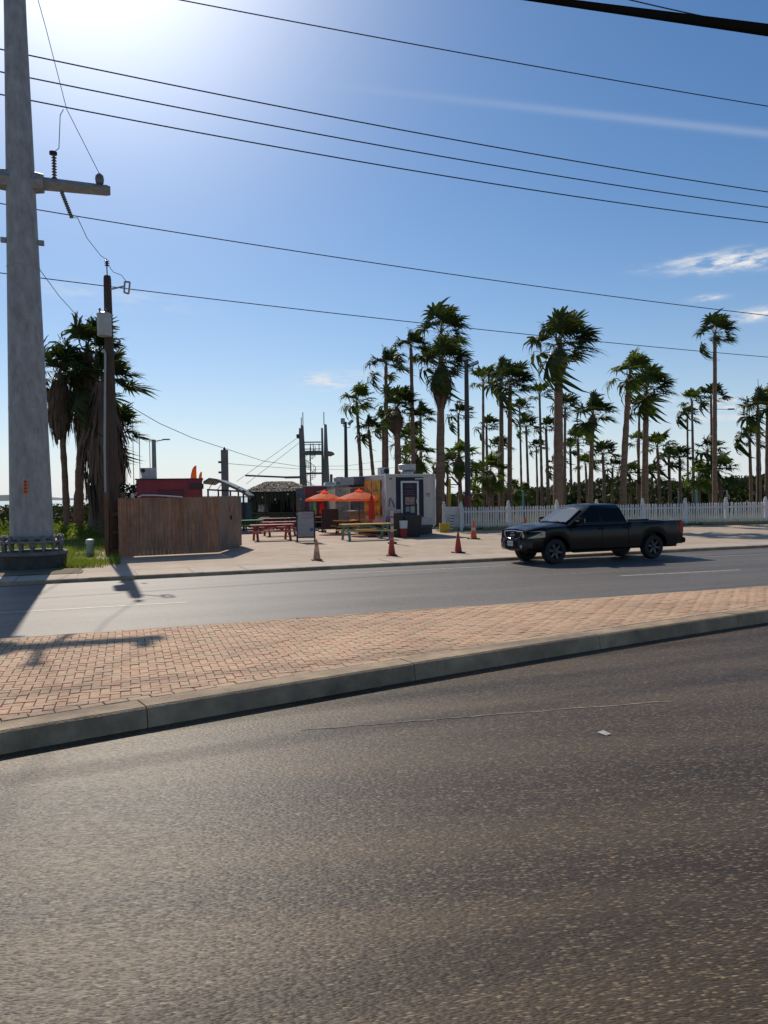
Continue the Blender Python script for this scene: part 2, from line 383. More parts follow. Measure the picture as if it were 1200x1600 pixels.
def kerb_run(line, side, u0, u1, seg, wid, h, name, parent, inner_z, gap=.005, wob=0.0, zb=-.05):
    """kerb poured in lengths; side +1: the kerb lies on the far side of its line. Rounded arris on the road side."""
    u = u0; n = 0
    while u < u1:
        e = min(u + seg, u1); k = max(2, int((e - u) / .5) + 1); vs = []; fs = []
        prof = [(0.0, zb), (0.025, h - .05), (0.035, h - .018), (0.065, h), (wid, h), (wid, inner_z)]
        dz = random.uniform(-.006, .006)
        for i in range(k):
            uu = u + gap + (e - u - 2 * gap) * i / (k - 1)
            for (d, z) in prof:
                q = off(line, uu, d * side); vs.append(uvp(q[0], q[1], z + (dz if z > .02 else 0)))
        m_ = len(prof)
        for i in range(k - 1):
            for j in range(m_ - 1):
                f = (i * m_ + j, (i + 1) * m_ + j, (i + 1) * m_ + j + 1, i * m_ + j + 1)
                fs.append(f if side > 0 else f[::-1])
        fs.append(tuple(range(m_))); fs.append(tuple((k - 1) * m_ + j for j in range(m_ - 1, -1, -1)))
        b = MB(); b.add(vs, fs); b.build(name, m_kerb, parent, smooth=24); u = e; n += 1
kerb_run(near, 1, -33.4, 57, 3.05, KW, MH, 'kerb_segment', median, 0.0)
kerb_run(farm, -1, -34, 60, 3.05, 0.15, MH, 'kerb_segment', median, 0.0)

m_brick = [mat('paver_red', (0.62, 0.365, 0.215), 0.85, var=.11, vscale=14, bump=.3, bscale=90, stain=.34, sscale=.8),
           mat('paver_tan', (0.62, 0.40, 0.235), 0.85, var=.11, vscale=14, bump=.3, bscale=90, stain=.34, sscale=.8),
           mat('paver_grey', (0.57, 0.385, 0.24), 0.85, var=.11, vscale=14, bump=.3, bscale=90, stain=.34, sscale=.8)]
BL, BWd, BH = 0.20, 0.10, 0.010
def clip(poly, n, c):
    out = []
    for i in range(len(poly)):
        a, b = poly[i], poly[(i + 1) % len(poly)]; da = a[0] * n[0] + a[1] * n[1] - c; db = b[0] * n[0] + b[1] * n[1] - c
        if da >= 0: out.append(a)
        if da * db < 0:
            t = da / (da - db); out.append((a[0] + (b[0] - a[0]) * t, a[1] + (b[1] - a[1]) * t))
    return out
bricks = []
HEAD = KW + 0.125
def consider(x0, y0, x1, y1, ori):
    g = .0035; poly = [(x0 + g, y0 + g), (x1 - g, y0 + g), (x1 - g, y1 - g), (x0 + g, y1 - g)]
    uc, vc = (x0 + x1) / 2, (y0 + y1) / 2
    lo, hi = near(uc), farm(uc)
    if vc < lo - .3 or vc > hi + .3: return
    s = (near(uc + .05) - near(uc - .05)) / .1; L = math.hypot(1, s)
    poly = clip(poly, (-s / L, 1 / L), (lo - s * uc) / L + HEAD)
    if len(poly) < 3: return
    s = (farm(uc + .05) - farm(uc - .05)) / .1; L = math.hypot(1, s)
    poly = clip(poly, (s / L, -1 / L), -(hi - s * uc) / L + .155)
    if len(poly) < 3: return
    ar = abs(sum(poly[i][0] * poly[(i + 1) % len(poly)][1] - poly[(i + 1) % len(poly)][0] * poly[i][1] for i in range(len(poly)))) / 2
    if ar < .0012: return
    r = random.random(); mi = (0 if r < .50 else 1 if r < .80 else 2) if ori else (0 if r < .22 else 1 if r < .62 else 2)
    bricks.append((poly, uc, vc, mi))
Wb = BWd
for i in range(-260, 420):                            # 90 degree herringbone: each cell row shifts one unit
    for j in range(0, 135):
        u0, v0 = i * Wb, 4.6 + j * Wb
        k = (i - j) % 4
        if not (-14 < u0 < 34): continue
        if k == 0: consider(u0, v0, u0 + 2 * Wb, v0 + Wb, 1)          # along the road
        elif k == 3: consider(u0, v0, u0 + Wb, v0 + 2 * Wb, 0)         # across it
# header course of grey blocks along the near kerb
u = -14.0
while u < 34:
    a, b = u + .005, u + .215
    q = [off(near, a, KW + .006), off(near, b, KW + .006), off(near, b, HEAD - .004), off(near, a, HEAD - .004)]
    bricks.append((q, u + .1, q[0][1], 2 if random.random() < .8 else 1)); u += .22
def brick_geo(mb, poly, mi, lx=0, ly=0):
    n = len(poly); z1 = MH + random.uniform(-.003, .003); tl = [random.uniform(-.002, .002) for _ in range(2)]
    cx = sum(p[0] for p in poly) / n; cy = sum(p[1] for p in poly) / n
    ch = .006; vs = [uvp(p[0], p[1], MH - BH - .004) for p in poly] + [uvp(p[0], p[1], z1 - .005) for p in poly] + \
        [uvp(p[0] + (cx - p[0]) * .07, p[1] + (cy - p[1]) * .10, z1 + tl[0] * (p[0] - cx) * 8 + tl[1] * (p[1] - cy) * 8) for p in poly]
    fs = [tuple(2 * n + i for i in range(n))]
    for L in (0, n):
        fs += [(L + i, L + (i + 1) % n, L + n + (i + 1) % n, L + n + i) for i in range(n)]
    mb.add(vs, fs, mi)
def in_view(p):
    d = p - Vector((0, 0, CH)); z = d.dot(FWD)
    if z < .1: return None
    x = 600 + FPX * d.dot(RT) / z; y = 800 - FPX * d.dot(UP) / z
    return (x, y, z) if -20 < x < 1220 and -20 < y < 1620 else None
scored = []
for b in bricks:
    iv = in_view(uvp(b[1], b[2], MH)); scored.append((iv[2] if iv else 999, b))
scored.sort(key=lambda t: t[0])
for d, b in scored[:300]:
    mb = MB(); brick_geo(mb, b[0], 0); mb.build('paver', m_brick[b[3]], median)
mb = MB()
for d, b in scored[300:]: brick_geo(mb, b[0], b[3])
mb.build('paver_field', m_brick, median, kind='stuff')

# ---- far kerb, pavement slabs, the concrete lot, verge, fields, water
walk_bed = strip('pavement', lambda u: off(fark, u, .14)[1], lambda u: fark(u) + 2.2, -90, 160, SZ - .02, m_conc, 2.0)
kerb_run(fark, 1, -40, 80, 3.0, 0.15, SZ, 'kerb_segment', walk_bed, 0.0)
us = -18.0; k = 0
while us < 46:
    mb = MB(); e = us + 1.52; q = [off(fark, us + .008, .158), off(fark, e - .008, .158), off(fark, e - .008, 1.62), off(fark, us + .008, 1.62)]
    z = SZ + random.uniform(-.004, .003); n = 4
    vs = [uvp(a, b, SZ - .03) for a, b in q] + [uvp(a, b, z) for a, b in q]
    mb.add(vs, [(4, 5, 6, 7)] + [(i, (i + 1) % 4, 4 + (i + 1) % 4, 4 + i) for i in range(4)])
    mb.build('pavement_slab', m_walk, walk_bed); us = e
# lot: concrete apron behind the pavement
FL = [G(690, 831, SZ), G(1200, 820, SZ)]            # foot of the picket fence (re-fitted below)
lot_pts = [uvp(uv_of(G(158, 880, SZ))[0] - .6, fark(uv_of(G(158, 880, SZ))[0]) + 1.64)]
u_l = uv_of(lot_pts[0])[0]
for u in np.arange(u_l + 2, 78, 3): lot_pts.append(uvp(u, fark(u) + 1.64))
def fence_d(px): return 44.6 + (px - 690) / 510 * 3.6
for px in (2100, 1700, 1400, 1200, 1000, 850, 700): lot_pts.append(GX(px, fence_d(px) - .55))
lot_pts += [GX(700, 70), GX(330, 74), GX(318, 45), GX(190, 40), GX(150, 31.4)]
mb = MB(); mb.add([Vector((p.x, p.y, SZ - .006)) for p in lot_pts], [tuple(range(len(lot_pts)))])
mb.build('parking_lot', m_conc, kind='structure')
# terrain: one sheet, with the shore on the left and behind
def shore(x): return 78 + max(0, (x + 18)) * 4.2 if x < 20 else 238 + (x - 20) * 2
mb = MB(); xs = [-420, -200, -120, -80, -50, -30, -18, -8, 0, 8, 14, 20, 40, 80, 160, 320, 600, 1000]
vs = []; fs = []
for x in xs: vs += [(x, -120, -.03), (x, shore(x), -.03), (x, shore(x) + 3, -.9)]
for i in range(len(xs) - 1):
    for j in range(2): fs.append((3 * i + j, 3 * i + 3 + j, 3 * i + 4 + j, 3 * i + 1 + j))
mb.add(vs, fs)
mb.build('terrain', m_soil, kind='structure')
m_water = mat('bay_water', (0.02, 0.05, 0.07), 0.16, bump=1.0, bscale=.8, spec=.6, stretch=(1, 1, 1))
mb = MB(); mb.add([(-9000, 40, -.5), (9000, 40, -.5), (9000, 14000, -.5), (-9000, 14000, -.5)], [(0, 1, 2, 3)])
mb.build('water', m_water, kind='structure')
# low far headlands
m_hill = mat('far_hill', (0.09, 0.12, 0.13), 0.95, var=.15, vscale=.01)
mb = MB(); d = 3800; prof = [(-420, 0), (-200, 14), (-60, 26), (20, 30), (34, 22), (60, 10), (140, 8), (330, 10), (420, 6), (560, 8), (700, 4), (900, 6), (1300, 10), (1700, 0)]
vs = []; fs = []
for px, h in prof:
    g = GX(px, d); vs += [(g.x, d - 100, -1), (g.x, d, h), (g.x, d + 500, h * .5), (g.x, d + 800, -1)]
for i in range(len(prof) - 1):
    for j in range(3): fs.append((4 * i + j, 4 * i + 4 + j, 4 * i + 5 + j, 4 * i + 1 + j))
mb.add(vs, fs); mb.build('hills', m_hill, kind='structure')
# verge: grassy ground in front of the left palms
mb = MB()
m_dirt = mat('bare_dirt', (0.235, 0.15, 0.085), .95, vscale=2.5, col2=(0.13, 0.085, 0.05), bump=.8, bscale=14, detail=9)
strip('dirt_strip', lambda u: fark(u) + 1.58 + .10 * math.sin(u * 1.7) + .06 * math.sin(u * 4.1), lambda u: fark(u) + 2.5 + .28 * math.sin(u * 1.3 + 1) + .15 * math.sin(u * 3.7), -40, u_l - .05, SZ + .012, m_dirt, .25)
u_k = [uvp(u, fark(u) + 1.85) for u in np.append(np.arange(-40, u_l - .3, 2), u_l + .05)]
vp = u_k + [GX(158, 30.6), GX(186, 31.5), GX(190, 40), GX(316, 46), GX(316, 70), GX(-900, 70)]
mb.add([Vector((p.x, p.y, SZ + .004)) for p in vp], [tuple(range(len(vp)))]); mb.build('verge', m_verge, kind='structure')
# grass field behind the picket fence
m_field = mat('field_grass', (0.13, 0.16, 0.035), 0.95, vscale=.25, col2=(0.32, 0.27, 0.14), bump=.5, bscale=6, detail=9)
mb = MB(); vp = [GX(px, fence_d(px) - .5) for px in (702, 900, 1200, 1500, 2100)] + [GX(2100, 110), GX(400, 110), GX(500, 76), GX(702, 72)]
mb.add([Vector((p.x, p.y, SZ + .006)) for p in vp], [tuple(range(len(vp)))]); mb.build('field', m_field, kind='structure')
# ------------------------------------------------------------------ poles and wires
m_galv = mat('galvanised_steel', (0.42, 0.395, 0.37), 0.6, metal=0.0, vscale=2.2, col2=(0.24, 0.225, 0.21), stretch=(2.2, 2.2, .9), bump=.12, bscale=30, detail=9)
m_galv2 = mat('galvanised_arm', (0.33, 0.315, 0.30), 0.6, metal=0.35, var=.2, vscale=6)
m_bolt = mat('bolt_steel', (0.17, 0.165, 0.16), .6, metal=.2, var=.3, vscale=9)
m_frame_bar = mat('frame_bar_black', (0.008, 0.0075, 0.007), .9, spec=.0)
m_dark = mat('dark_metal', (0.03, 0.028, 0.026), 0.5, metal=.4, var=.2, vscale=8)
m_wire = mat('wire_sheath', (0.018, 0.017, 0.017), 0.6)
m_wire_l = mat('bare_wire', (0.22, 0.22, 0.22), 0.45, metal=.8)
m_porc = mat('insulator_grey', (0.16, 0.13, 0.115), 0.35, var=.15, vscale=20)
m_found = mat('foundation_concrete', (0.21, 0.20, 0.185), 0.9, vscale=2.5, col2=(0.12, 0.115, 0.105), bump=.5, bscale=30, detail=9)
m_asphalt_tar = mat('tarred_concrete', (0.045, 0.042, 0.04), 0.9, vscale=4, col2=(0.085, 0.08, 0.072), bump=.5, bscale=30)
m_orange = mat('orange_plate', (0.75, 0.16, 0.03), 0.5)
m_white = mat('white_paint', (0.66, 0.66, 0.64), 0.5, var=.1, vscale=3)
m_black = mat('black_plastic', (0.018, 0.018, 0.019), 0.45, var=.2, vscale=8)

PB = GX(49, 24.0, .1)                                  # the big pole's centre on the ground
PT = D(17, -190, 24.0)
t_ = thing('steel_utility_pole', 'huge tapered grey steel pole bolted to a round concrete footing', 'utility pole', PB)
def pole_pt(z): k = (z - PB.z) / (PT.z - PB.z); return PB + (PT - PB) * k
def LP(p): return Vector(p) - PB
H = PT.z - PB.z
def prad(z): return 0.655 - (0.655 - 0.305) * min(1, (z - .1) / 17.7)
zs = [.98] + [1.2 + i * (PT.z - 1.2) / 14 for i in range(15)]
MB().tube([LP(pole_pt(z)) for z in zs], [prad(z) for z in zs], n=24).build('shaft', m_galv, t_, smooth=40)
for z in (5.05, 9.4):                                  # slip joint collars
    MB().tube([LP(pole_pt(z - .02)), LP(pole_pt(z + .02))], prad(z) + .008, n=24).build('joint', m_galv2, t_, smooth=40)
MB().lathe([(.98, 0.0), (.99, .38), (.965, .40)], 28).build('footing', m_asphalt_tar, t_, smooth=40)
MB().lathe([(1.02, .40), (1.03, .415), (1.03, .50), (1.0, .52)], 28).build('footing_cap', m_found, t_, smooth=40)
MB().lathe([(.70, .78), (.93, .785), (.93, .855), (.70, .86)], 28)  .build('base_plate', m_bolt, t_, smooth=40)
for k in range(16):
    a = 2 * math.pi * k / 16; c = Vector((math.cos(a) * .84, math.sin(a) * .84, 0)); b = MB()
    b.tube([c + Vector((0, 0, .52)), c + Vector((0, 0, 1.015))], .04, n=8)
    b.tube([c + Vector((0, 0, .86)), c + Vector((0, 0, .985))], .088, n=6); b.tube([c + Vector((0, 0, .69)), c + Vector((0, 0, .775))], .075, n=6)
    b.build('anchor_bolt', m_bolt, t_)
b = MB(); c = D(40, 761, 23.28); c = LP(c); T = Matrix.Translation(c) @ Matrix.Rotation(R(8), 4, 'Z')
b.box(-.055, .055, -.02, .0, -.22, .22, 0, T)
for i in range(4): b.box(-.03, .03, -.024, -.0205, -.17 + i * .1, -.11 + i * .1, 1, T)
b.build('number_plate', [m_orange, mat('plate_ink', (.12, .04, .02), .6)], t_)
# crossarm: a tapered box beam through the pole, along the road
zA = D(56, 283, 24).z; pa = pole_pt(zA)
def on_arm(s, dz=0): return LP(pa + U * s + Vector((0, 0, dz)))
b = MB()
for sgn in (1, -1):
    b.tube([on_arm(.42 * sgn), on_arm(.7 * sgn), on_arm(2.52 * sgn), on_arm(2.62 * sgn)], [.235, .21, .175, .14], n=4)
b.build('crossarm', m_galv2, t_)
b = MB(); b.tube([on_arm(-.62), on_arm(-.42), on_arm(.42), on_arm(.66)], [.32, .34, .34, .30], n=8); b.build('arm_bracket', m_galv2, t_, smooth=30)
for z in (zA - 1.85,):
    for sgn in (1, -1):
        p = pole_pt(z) + U * sgn * prad(z); MB().bar(LP(p), LP(p + U * sgn * .16), .14, .14).build('step_bracket', m_galv2, t_)
def insulator(p, q, n=7, r=.085, core=.03):
    b = MB(); p, q = Vector(p), Vector(q); b.tube([p, q], core, n=8)
    for i in range(n):
        c = p + (q - p) * ((i + .5) / n); d = (q - p) / n * .28
        b.tube([c - d, c - d * .2, c + d], [r * .55, r, r * .5], n=10)
    return b
s1 = .95
insulator(on_arm(s1 + .02, .18), on_arm(s1 + .02, .98), 9, .085, .04).build('arrester', m_porc, t_, smooth=40)
MB().tube([on_arm(s1, .94), on_arm(s1, 1.02)], .12, n=10).build('arrester_cap', m_dark, t_)
insulator(on_arm(s1 + .22, -.2), on_arm(s1 + .5, -.98), 12, .075, .05).build('fuse_cutout', m_porc, t_, smooth=40)
MB().lathe([(.02, -.2), (.12, -.12), (.14, 0), (.12, .12), (.03, .2)], 12, c=tuple(on_arm(2.3, .32))).build('clamp', m_porc, t_, smooth=40)
MB().lathe([(.02, -.2), (.12, -.12), (.14, 0), (.12, .12), (.03, .2)], 12, c=tuple(on_arm(-2.3, .32))).build('clamp', m_porc, t_, smooth=40)
def curve_wire(name, label, pts, r, m=m_wire, group=None, n=5, cat='cable'):
    o = MB().tube([Vector(p) for p in pts], r, n=n).build(name, m, None, smooth=60); return tag(o, label, cat, group)
def sag_line(a, b, sag, t0, t1, n=40):
    a, b = Vector(a), Vector(b); out = []
    for i in range(n + 1):
        t = t0 + (t1 - t0) * i / n; out.append(a + (b - a) * t - Vector((0, 0, 4 * sag * t * (1 - t))))
    return out
pwr = 'power lines along the road'
dR = 34.9
for (y0, y1, lab, r, sag) in (
        (-46, 166, 'topmost black power line crossing the open blue sky above the contrail', .021, .12),
        (87, 300, 'uppermost of the three close set power lines crossing mid sky', .023, .22),
        (122, 324, 'middle line of the three close set power lines crossing mid sky', .023, .24),
        (157, 348, 'lowest of the three close set power lines, tapped by a jumper near the steel pole', .023, .26),
        (326, 493, 'single power line that passes just above the tallest windy palm crowns', .018, .18)):
    a, b = D(48, y0, 24.9), D(1200, y1, dR)
    curve_wire('power_line', lab, sag_line(a, b, sag, -.75, 1.7), r, group=pwr, cat='power line')
tag(MB().tube(sag_line(D(20, 429, 29), D(1200, 558, 44), .18, -.4, 1.6), .019, n=5).build('power_line', m_wire, None, smooth=60),
    'lowest long power line, held by the wooden pole bracket and crossing the palm crowns', 'power line', pwr)
tag(MB().tube(sag_line(D(840, -2, 11.5), D(1200, 47, 6.6), .0, -1.2, 1.25), .047, n=10).build('window_frame_bar', m_frame_bar, None, smooth=60),
    'thick black bar standing in for the bus window frame, across the upper right sky', 'cable', pwr)  # tube added in place of the bus window frame's edge
tag(MB().tube(sag_line(D(985, 0, 15), D(1200, 45, 15), .02, -1.2, 1.6), .012, n=5).build('power_line', m_wire, None, smooth=60),
    'thin wire just above the thick black bar in the upper right', 'power line', pwr)
curve_wire('span_wire', 'thin slanting wire rising from the end of the steel crossarm', [pa + U * 2.3 + Vector((0, 0, .5)), D(104, 170, 24.6), D(72, 45, 24.2), D(54, -20, 24), D(30, -110, 24)], .012, m_wire_l)
curve_wire('jumper_wire', 'short drooping jumper between the lowest of three power lines and the arrester', [D(99, 171, 25.2), D(94, 180, 25), D(92, 232, 24.9), PB + on_arm(s1 + .02, 1.02)], .013)
wtop = D(166.5, 405, 29.5)
curve_wire('jumper_wire', 'thin wire sloping from the fuse under the crossarm to the wooden pole top', [PB + on_arm(s1 + .5, -.98), D(121, 340, 25.2), D(136, 372, 27), D(158, 400, 29), wtop], .012)
curve_wire('guy_wire', 'thin wire slanting down behind the steel pole to the left palms', [D(40, 392, 26), D(62, 421, 28), D(92, 462, 32), D(128, 502, 37)], .014)
# loose service wires left of the steel pole
for y0, y1, r in ((118, 128, .02), (150, 156, .02), (320, 328, .014), (405, 412, .02)):
    pass
# wooden pole
wb = GX(178, 29.5, .1); wt = D(167.5, 431, 29.5)
t_ = thing('wooden_utility_pole', 'dark brown wooden utility pole with a transformer can beside the plank fence', 'utility pole', wb)
W_ = lambda p: Vector(p) - wb
m_polewood = mat('pole_wood', (0.105, 0.072, 0.052), 0.9, vscale=3, col2=(0.05, 0.035, 0.027), stretch=(6, 6, .5), bump=.5, bscale=20, detail=8)
zz = [wb + (wt - wb) * k for k in (0, .2, .4, .6, .8, .99, 1)]
MB().tube([W_(p) for p in zz], [.225, .215, .20, .18, .16, .14, .12], n=14).build('post', m_polewood, t_, smooth=40)
b = MB(); b.tube([W_(D(167.5, 434, 29.3)), W_(wtop)], .022, n=6); b.build('pin', m_dark, t_)
insulator(W_(D(167.3, 416, 29.5)), W_(D(166.8, 406, 29.5)), 3, .1, .04).build('pin_insulator', m_porc, t_, smooth=40)
m_can = mat('transformer_grey', (0.42, 0.43, 0.43), .5, metal=.1, var=.12, vscale=4)
c = W_(D(163, 508, 29.2)); h = .42
MB().lathe([(.0, -h), (.24, -h), (.26, -h + .03), (.26, h - .06), (.275, h - .05), (.275, h), (.2, h + .05), (0, h + .06)], 18, c=tuple(c)).build('transformer', m_can, t_, smooth=40)
for px in (156, 166):
    q = W_(D(px, 489, 29.2)); insulator(q - Vector((0, 0, .12)), q + Vector((0, 0, .18)), 3, .06, .03).build('bushing', m_porc, t_, smooth=40)
MB().bar(c + Vector((.1, -.05, .2)), W_(D(173, 501, 29.5)), .06, .1).build('bracket', m_dark, t_); MB().bar(c + Vector((.1, -.05, -.2)), W_(D(173, 517, 29.5)), .06, .1).build('bracket', m_dark, t_)
b = MB(); q0, q1 = W_(D(173, 452, 29.4)), W_(D(195, 447, 29.0)); b.bar(q0, q1, .04, .05)
fr = [D(195, 440, 29), D(203, 441, 29), D(201, 459, 29), D(194, 457, 29)]
for i in range(4): b.tube([W_(fr[i]), W_(fr[(i + 1) % 4])], .035, n=6)
b.build('line_bracket', m_galv2, t_)
b = MB(); b.tube([W_(wtop - Vector((0, 0, .15))), W_(D(177, 425, 29.4)), W_(D(190, 430, 29.2)), W_(D(198, 441, 29))], .011, n=5); b.build('tap_wire', m_wire, t_)
b = MB(); b.tube([W_(D(164.5, 552, 29.25)), W_(D(163.5, 700, 29.25)), W_(D(165, 772, 29.25))], .042, n=10); b.tube([W_(D(164.5, 552, 29.25)), W_(D(161, 546, 29.25))], .05, n=8)
b.build('conduit', mat('conduit_grey', (.36, .36, .37), .6, var=.1), t_, smooth=50)
b = MB(); q = W_(D(183, 535, 29.4)); b.tube([q, q + Vector((.1, 0, .02))], .03, n=6); b.tube([q + Vector((.1, 0, -.05)), q + Vector((.1, 0, .09))], .04, n=6); b.build('spool_insulator', m_porc, t_)

# ------------------------------------------------------------------ plank fence enclosure
m_plank = [mat('plank_a', (0.55, 0.255, 0.14), .9, vscale=2.2, col2=(0.24, 0.135, 0.085), stretch=(9, 9, .7), bump=.5, bscale=14, detail=8, stain=.45, sscale=.9),
           mat('plank_b', (0.50, 0.265, 0.16), .9, vscale=2.2, col2=(0.22, 0.15, 0.105), stretch=(9, 9, .7), bump=.5, bscale=14, detail=8, stain=.45, sscale=.9),
           mat('plank_c', (0.57, 0.285, 0.16), .9, vscale=2.2, col2=(0.26, 0.145, 0.09), stretch=(9, 9, .7), bump=.5, bscale=14, detail=8, stain=.45, sscale=.9)]
m_plank_g = mat('plank_grey', (0.35, 0.24, 0.175), .9, vscale=2.2, col2=(0.22, 0.15, 0.11), stretch=(9, 9, .7), bump=.5, bscale=14, detail=8, stain=.4, sscale=1.2)
FA = G(186, 871.5, SZ); FB = Vector((D(341, 800, 28.9).x, 28.9, SZ)); FC = Vector((D(377, 800, 33.0).x, 33.0, SZ)); FD = GX(214, 33.6, SZ)
fence = thing('plank_fence', 'tall brown weathered plank fence screening a bin enclosure', 'fence', FA)
def plank_run(parent, org, a, b, h, mats, pw=.142, lean=0, wob=.02, gap=.003):
    d = (b - a); L = d.length; d.normalize(); nrm = Vector((d.y, -d.x, 0)); n = max(1, round(L / pw)); w = L / n
    for i in range(n):
        hh = h + random.uniform(-wob, wob); o = random.uniform(0, .006); p = a + d * (i * w + gap) - org + nrm * o; q = a + d * ((i + 1) * w - gap) - org + nrm * o
        t = nrm * -.02; z0 = Vector((0, 0, .03)); dz = Vector((0, 0, hh)); b_ = MB(); k = random.uniform(-.008, .008)
        b_.add([p + z0, q + z0, q + t + z0, p + t + z0, p + dz, q + dz + Vector((0, 0, k)), q + t + dz + Vector((0, 0, k)), p + t + dz],
               [(3, 2, 1, 0), (4, 5, 6, 7), (0, 1, 5, 4), (1, 2, 6, 5), (2, 3, 7, 6), (3, 0, 4, 7)])
        b_.build('plank', random.choice(mats) if isinstance(mats, list) else mats, parent)
plank_run(fence, FA, FA, FB, 2.12, m_plank)
for s, (a, b) in enumerate(((FA, FB),)):
    d = (b - a).normalized(); nb = Vector((-d.y, d.x, 0))
    for z in (.4, 1.1, 1.8): MB().bar(a - FA + nb * .05 + Vector((0, 0, z)), b - FA + nb * .05 + Vector((0, 0, z)), .05, .09).build('rail', m_plank_g, fence)
plank_run(fence, FA, FD, FA + Vector((0, .1, 0)), 2.1, m_plank)
plank_run(fence, FA, FC + Vector((-.05, .05, 0)), FD, 2.1, m_plank)
gate = thing('plank_gate', 'greyish plank gate panel at the right end of the brown fence', 'gate', FB)
g0 = FB + (FC - FB).normalized() * .06
plank_run(gate, FB, g0, FC, 2.14, m_plank_g)
d = (FC - FB).normalized(); nb = Vector((-d.y, d.x, 0))
for z in (.4, 1.8): MB().bar(g0 - FB + nb * .05 + Vector((0, 0, z)), FC - FB + nb * .05 + Vector((0, 0, z)), .05, .09).build('rail', m_plank_g, gate)
q = g0 + d * 2.0 - FB - nb * .02; MB().box(-.16, .16, -.012, 0, 1.55, 1.72, 0, Matrix.Translation(q) @ Matrix.Rotation(math.atan2(d.y, d.x), 4, 'Z')).build('notice', mat('notice_red', (.45, .13, .07), .6, var=.2, vscale=12), gate)
b = MB(); b.lathe([(.02, -.05), (.09, -.03), (.09, .03), (.02, .05)], 12, axis='x', c=(0, 0, 0)); b.xform(Matrix.Translation(q + Vector((0, 0, 1.28))) @ Matrix.Rotation(math.atan2(d.y, d.x) + R(90), 4, 'Z')); b.build('latch', m_dark, gate)
# stub of rail fence left of it
rf = thing('rail_fence', 'short brown post and rail fence stub beside the wooden pole', 'fence', GX(165, 29.0, SZ))
o_ = GX(165, 29.0, SZ)
m_rail = mat('rail_wood', (0.22, 0.12, 0.065), .9, vscale=2.2, col2=(0.13, 0.075, 0.045), stretch=(6, 6, .8), bump=.4, bscale=16)
for px, z, dd in ((166.5, 2.35, 29.0), (192, 2.35, 30.4)): p = GX(px, dd, SZ) - o_; MB().box(p.x - .085, p.x + .085, p.y - .07, p.y + .07, 0, z).build('post', m_rail, rf, bevel=.012)
for z in (1.52, .83, .12): a, b_ = GX(169, 29.1, SZ) - o_, GX(189, 29.4, SZ) - o_; MB().bar(a + Vector((0, 0, z)), b_ + Vector((0, 0, z)), .05, .13).build('rail', m_rail, rf)
# green pedestal
p = G(141, 869, SZ); t_ = thing('utility_pedestal', 'pale green round utility pedestal standing in the verge grass', 'utility pedestal', p)
MB().lathe([(.13, 0), (.14, .05), (.14, .5), (.135, .52)], 16).build('body', mat('pedestal_green', (.27, .36, .28), .55, var=.1), t_, smooth=40)
MB().lathe([(.155, .46), (.16, .54), (.15, .60), (.09, .635), (0, .64)], 16).build('lid', mat('pedestal_lid', (.42, .48, .42), .5), t_, smooth=40)

# ------------------------------------------------------------------ white picket fence
m_picket = mat('picket_white', (0.82, 0.79, 0.75), 0.55, vscale=3, col2=(.62, .58, .52), detail=8)
pf = thing('picket_fence', 'long white picket fence between the concrete lot and the palm field', 'fence', GX(720, fence_d(720), SZ))
po = GX(720, fence_d(720), SZ)
fdir = (GX(1200, fence_d(1200)) - GX(720, fence_d(720))); fdir.z = 0; fdir.normalize()
PHT = 1.36
pk = MB(); w_, t2 = .088, .022
pk.prism([(-w_ / 2, .06), (w_ / 2, .06), (w_ / 2, PHT - .07), (0, PHT), (-w_ / 2, PHT - .07)], -t2 / 2, t2 / 2, T=Matrix.Rotation(R(90), 4, 'X'))
pk.xform(Matrix.Rotation(math.atan2(fdir.y, fdir.x), 4, 'Z')); pk_me = pk.mesh('picket', m_picket)
ps = MB(); ps.box(-.085, .085, -.085, .085, 0, 1.46); ps.lathe([(.11, 1.46), (.115, 1.50), (.08, 1.55), (.055, 1.565)], 8); ps.lathe([(.055, 1.56), (.08, 1.6), (.075, 1.64), (.0, 1.675)], 10)
ps.xform(Matrix.Rotation(math.atan2(fdir.y, fdir.x), 4, 'Z')); ps_me = ps.mesh('fence_post', m_picket)
BAY = 2.46; nbay = 9
post_px = [720, 794, 870, 932, 1004, 1070, 1134, 1196, 1262, 1328]
posts = [GX(px, fence_d(px), SZ) for px in post_px]
for i, p in enumerate(posts):
    link(ps_me, 'post', pf, p - po)
    if i == len(posts) - 1: break
    q = posts[i + 1]; d = q - p; L = d.length; dn = d.normalized(); nb = Vector((-dn.y, dn.x, 0))
    for z in (.30, 1.06): MB().bar(p - po + Vector((0, 0, z)) + nb * .035 + dn * .08, q - po + Vector((0, 0, z)) + nb * .035 - dn * .08, .04, .10).build('rail', m_picket, pf)
    n = int(L / .158); 
    for k in range(n):
        o = link(pk_me, 'picket', pf, p - po + dn * (.16 + (L - .32) * k / (n - 1) + random.uniform(-.008, .008)) - nb * random.uniform(.001, .012) + Vector((0, 0, random.uniform(-.03, .012)))); o.rotation_euler = (random.uniform(-.012, .012), random.gauss(0, .014), 0)
# timber wheel stops / kerb logs at the foot of the fence
m_log = mat('timber_kerb', (.24, .19, .10), .9, var=.3, vscale=4, bump=.4)
for a_, b__, lab in ((754, 797, 'yellowish timber kerb lying at the fence foot left of the pickup'), (1098, 1220, 'long brown timber kerb lying at the fence foot right of the pickup')):
    a, b_ = GX(a_, fence_d(a_) - 1.0, SZ), GX(b__, fence_d(b__) - 1.0, SZ)
    o = MB().bar(Vector((0, 0, .09)), b_ - a + Vector((0, 0, .09)), .2, .18).build('timber_kerb', m_log, None, bevel=.02, loc=a); tag(o, lab, 'timber kerb', 'timber kerbs at the fence')
